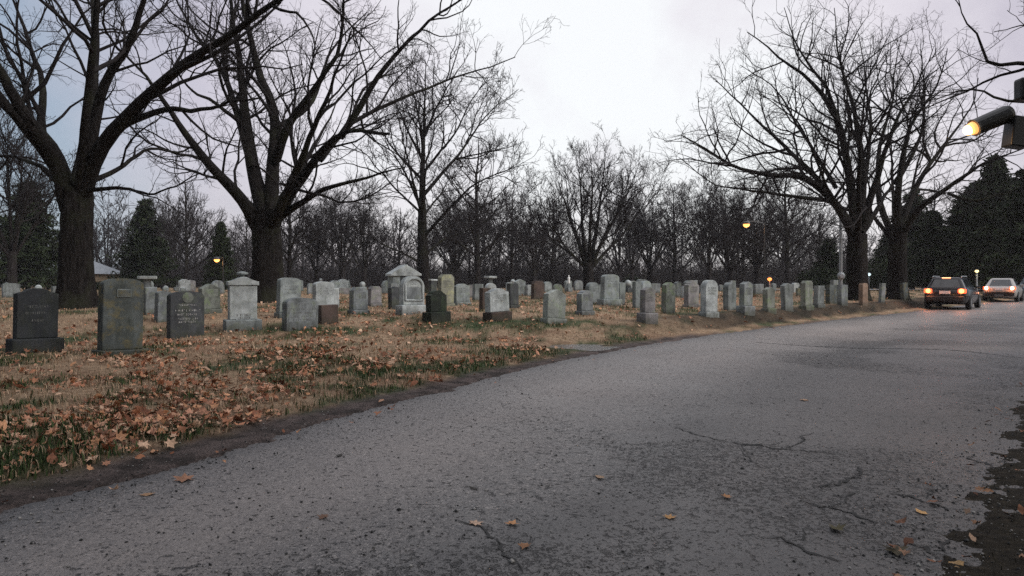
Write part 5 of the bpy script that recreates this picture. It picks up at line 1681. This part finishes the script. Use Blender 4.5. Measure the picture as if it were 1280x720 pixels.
# ------------------------------------------------------------------ world, sun, camera
W = bpy.data.worlds.new('World'); S.world = W; W.use_nodes = True
nt = W.node_tree; nt.nodes.clear()
out = N(nt, 'ShaderNodeOutputWorld')
SUN_EL, SUN_AZ = R(14), R(112)               # low light from behind and to the right
sky = N(nt, 'ShaderNodeTexSky', sky_type='NISHITA', sun_disc=False, sun_elevation=SUN_EL, sun_rotation=SUN_AZ)
bg1 = N(nt, 'ShaderNodeBackground'); bg1.inputs['Strength'].default_value = 0.02
nt.links.new(sky.outputs[0], bg1.inputs['Color'])
tc = N(nt, 'ShaderNodeTexCoord')
nrm = N(nt, 'ShaderNodeVectorMath', operation='NORMALIZE'); nt.links.new(tc.outputs['Generated'], nrm.inputs[0])
gd = Vector((.125, 1, .30)).normalized()
dot = N(nt, 'ShaderNodeVectorMath', operation='DOT_PRODUCT'); nt.links.new(nrm.outputs[0], dot.inputs[0]); dot.inputs[1].default_value = gd
clouds = noise_node(nt, nrm.outputs[0], 3.4, 7, .58)
wob_ = N(nt, 'ShaderNodeMath', operation='MULTIPLY_ADD'); wob_.inputs[1].default_value = .24
nt.links.new(clouds.outputs['Fac'], wob_.inputs[0]); nt.links.new(dot.outputs['Value'], wob_.inputs[2])
cr = ramp(nt, wob_.outputs[0], [(.0, (.20, .22, .26)), (.60, (.17, .21, .27)), (.80, (.25, .295, .37)), (.885, (.455, .415, .47)), (.945, (.635, .595, .63)), (1.0, (.76, .765, .77))])
mr = N(nt, 'ShaderNodeMapRange'); mr.inputs['From Min'].default_value = 0; mr.inputs['From Max'].default_value = 1.115
nt.links.new(wob_.outputs[0], mr.inputs['Value']); nt.links.new(mr.outputs[0], cr.inputs['Fac'])
bg2 = N(nt, 'ShaderNodeBackground'); bg2.inputs['Strength'].default_value = 1.0
nt.links.new(cr.outputs[0], bg2.inputs['Color'])
szx = N(nt, 'ShaderNodeSeparateXYZ'); nt.links.new(nrm.outputs[0], szx.inputs[0])
zr = N(nt, 'ShaderNodeMapRange', interpolation_type='SMOOTHSTEP'); zr.inputs['From Min'].default_value = .38; zr.inputs['From Max'].default_value = .95
zr.inputs['To Max'].default_value = .72; nt.links.new(szx.outputs['Z'], zr.inputs['Value'])
bg3 = N(nt, 'ShaderNodeBackground'); bg3.inputs['Color'].default_value = (1, .96, .95, 1); nt.links.new(zr.outputs[0], bg3.inputs['Strength'])
ad0 = N(nt, 'ShaderNodeAddShader'); nt.links.new(bg2.outputs[0], ad0.inputs[0]); nt.links.new(bg3.outputs[0], ad0.inputs[1])
ad = N(nt, 'ShaderNodeAddShader'); nt.links.new(bg1.outputs[0], ad.inputs[0]); nt.links.new(ad0.outputs[0], ad.inputs[1])
nt.links.new(ad.outputs[0], out.inputs['Surface'])

sl = bpy.data.lights.new('sun', 'SUN'); sl.energy = 2.0; sl.angle = R(35); sl.color = (1, .97, .94)
so = bpy.data.objects.new('sun', sl); link(so)
sd = Vector((math.sin(SUN_AZ) * math.cos(R(35)), math.cos(SUN_AZ) * math.cos(R(35)), math.sin(R(35))))
so.rotation_euler = sd.to_track_quat('Z', 'Y').to_euler()

cam = bpy.data.cameras.new('camera'); cam.sensor_width = 36; cam.lens = 36 * F / 1280
cam.shift_y = -(360 - HZ) / 1280; cam.clip_end = 3000; cam.clip_start = 0.05
co = bpy.data.objects.new('camera', cam); co.location = (0, 0, CAMZ); co.rotation_euler = (R(90), 0, 0); link(co)
S.camera = co
S.view_settings.view_transform = 'Standard'; S.view_settings.look = 'None'
S.view_settings.exposure = 0.3; S.view_settings.gamma = 1.0; S.view_settings.use_curve_mapping = False
S.cycles.max_bounces = 5
S.cycles.use_denoising = False
S.cycles.sample_clamp_indirect = 2.0
S.cycles.sample_clamp_direct = 4.0

# the damp evening air
bm = bmesh.new(); bmesh.ops.create_cube(bm, size=1.0)
bmesh.ops.scale(bm, vec=(640, 380, 33), verts=bm.verts[:]); bmesh.ops.translate(bm, vec=(0, 110, 15.2), verts=bm.verts[:])
hm = bpy.data.materials.new('haze'); hm.use_nodes = True; hn = hm.node_tree; hn.nodes.clear()
ho = N(hn, 'ShaderNodeOutputMaterial'); hv = N(hn, 'ShaderNodeVolumePrincipled')
hv.inputs['Color'].default_value = (.90, .88, .92, 1); hv.inputs['Density'].default_value = HAZE; hv.inputs['Anisotropy'].default_value = 0.2
hn.links.new(hv.outputs[0], ho.inputs['Volume'])
if HAZE > 0:
    tag(bm_obj('haze', bm, hm), 'thin evening haze over the whole cemetery', 'haze', kind='stuff')
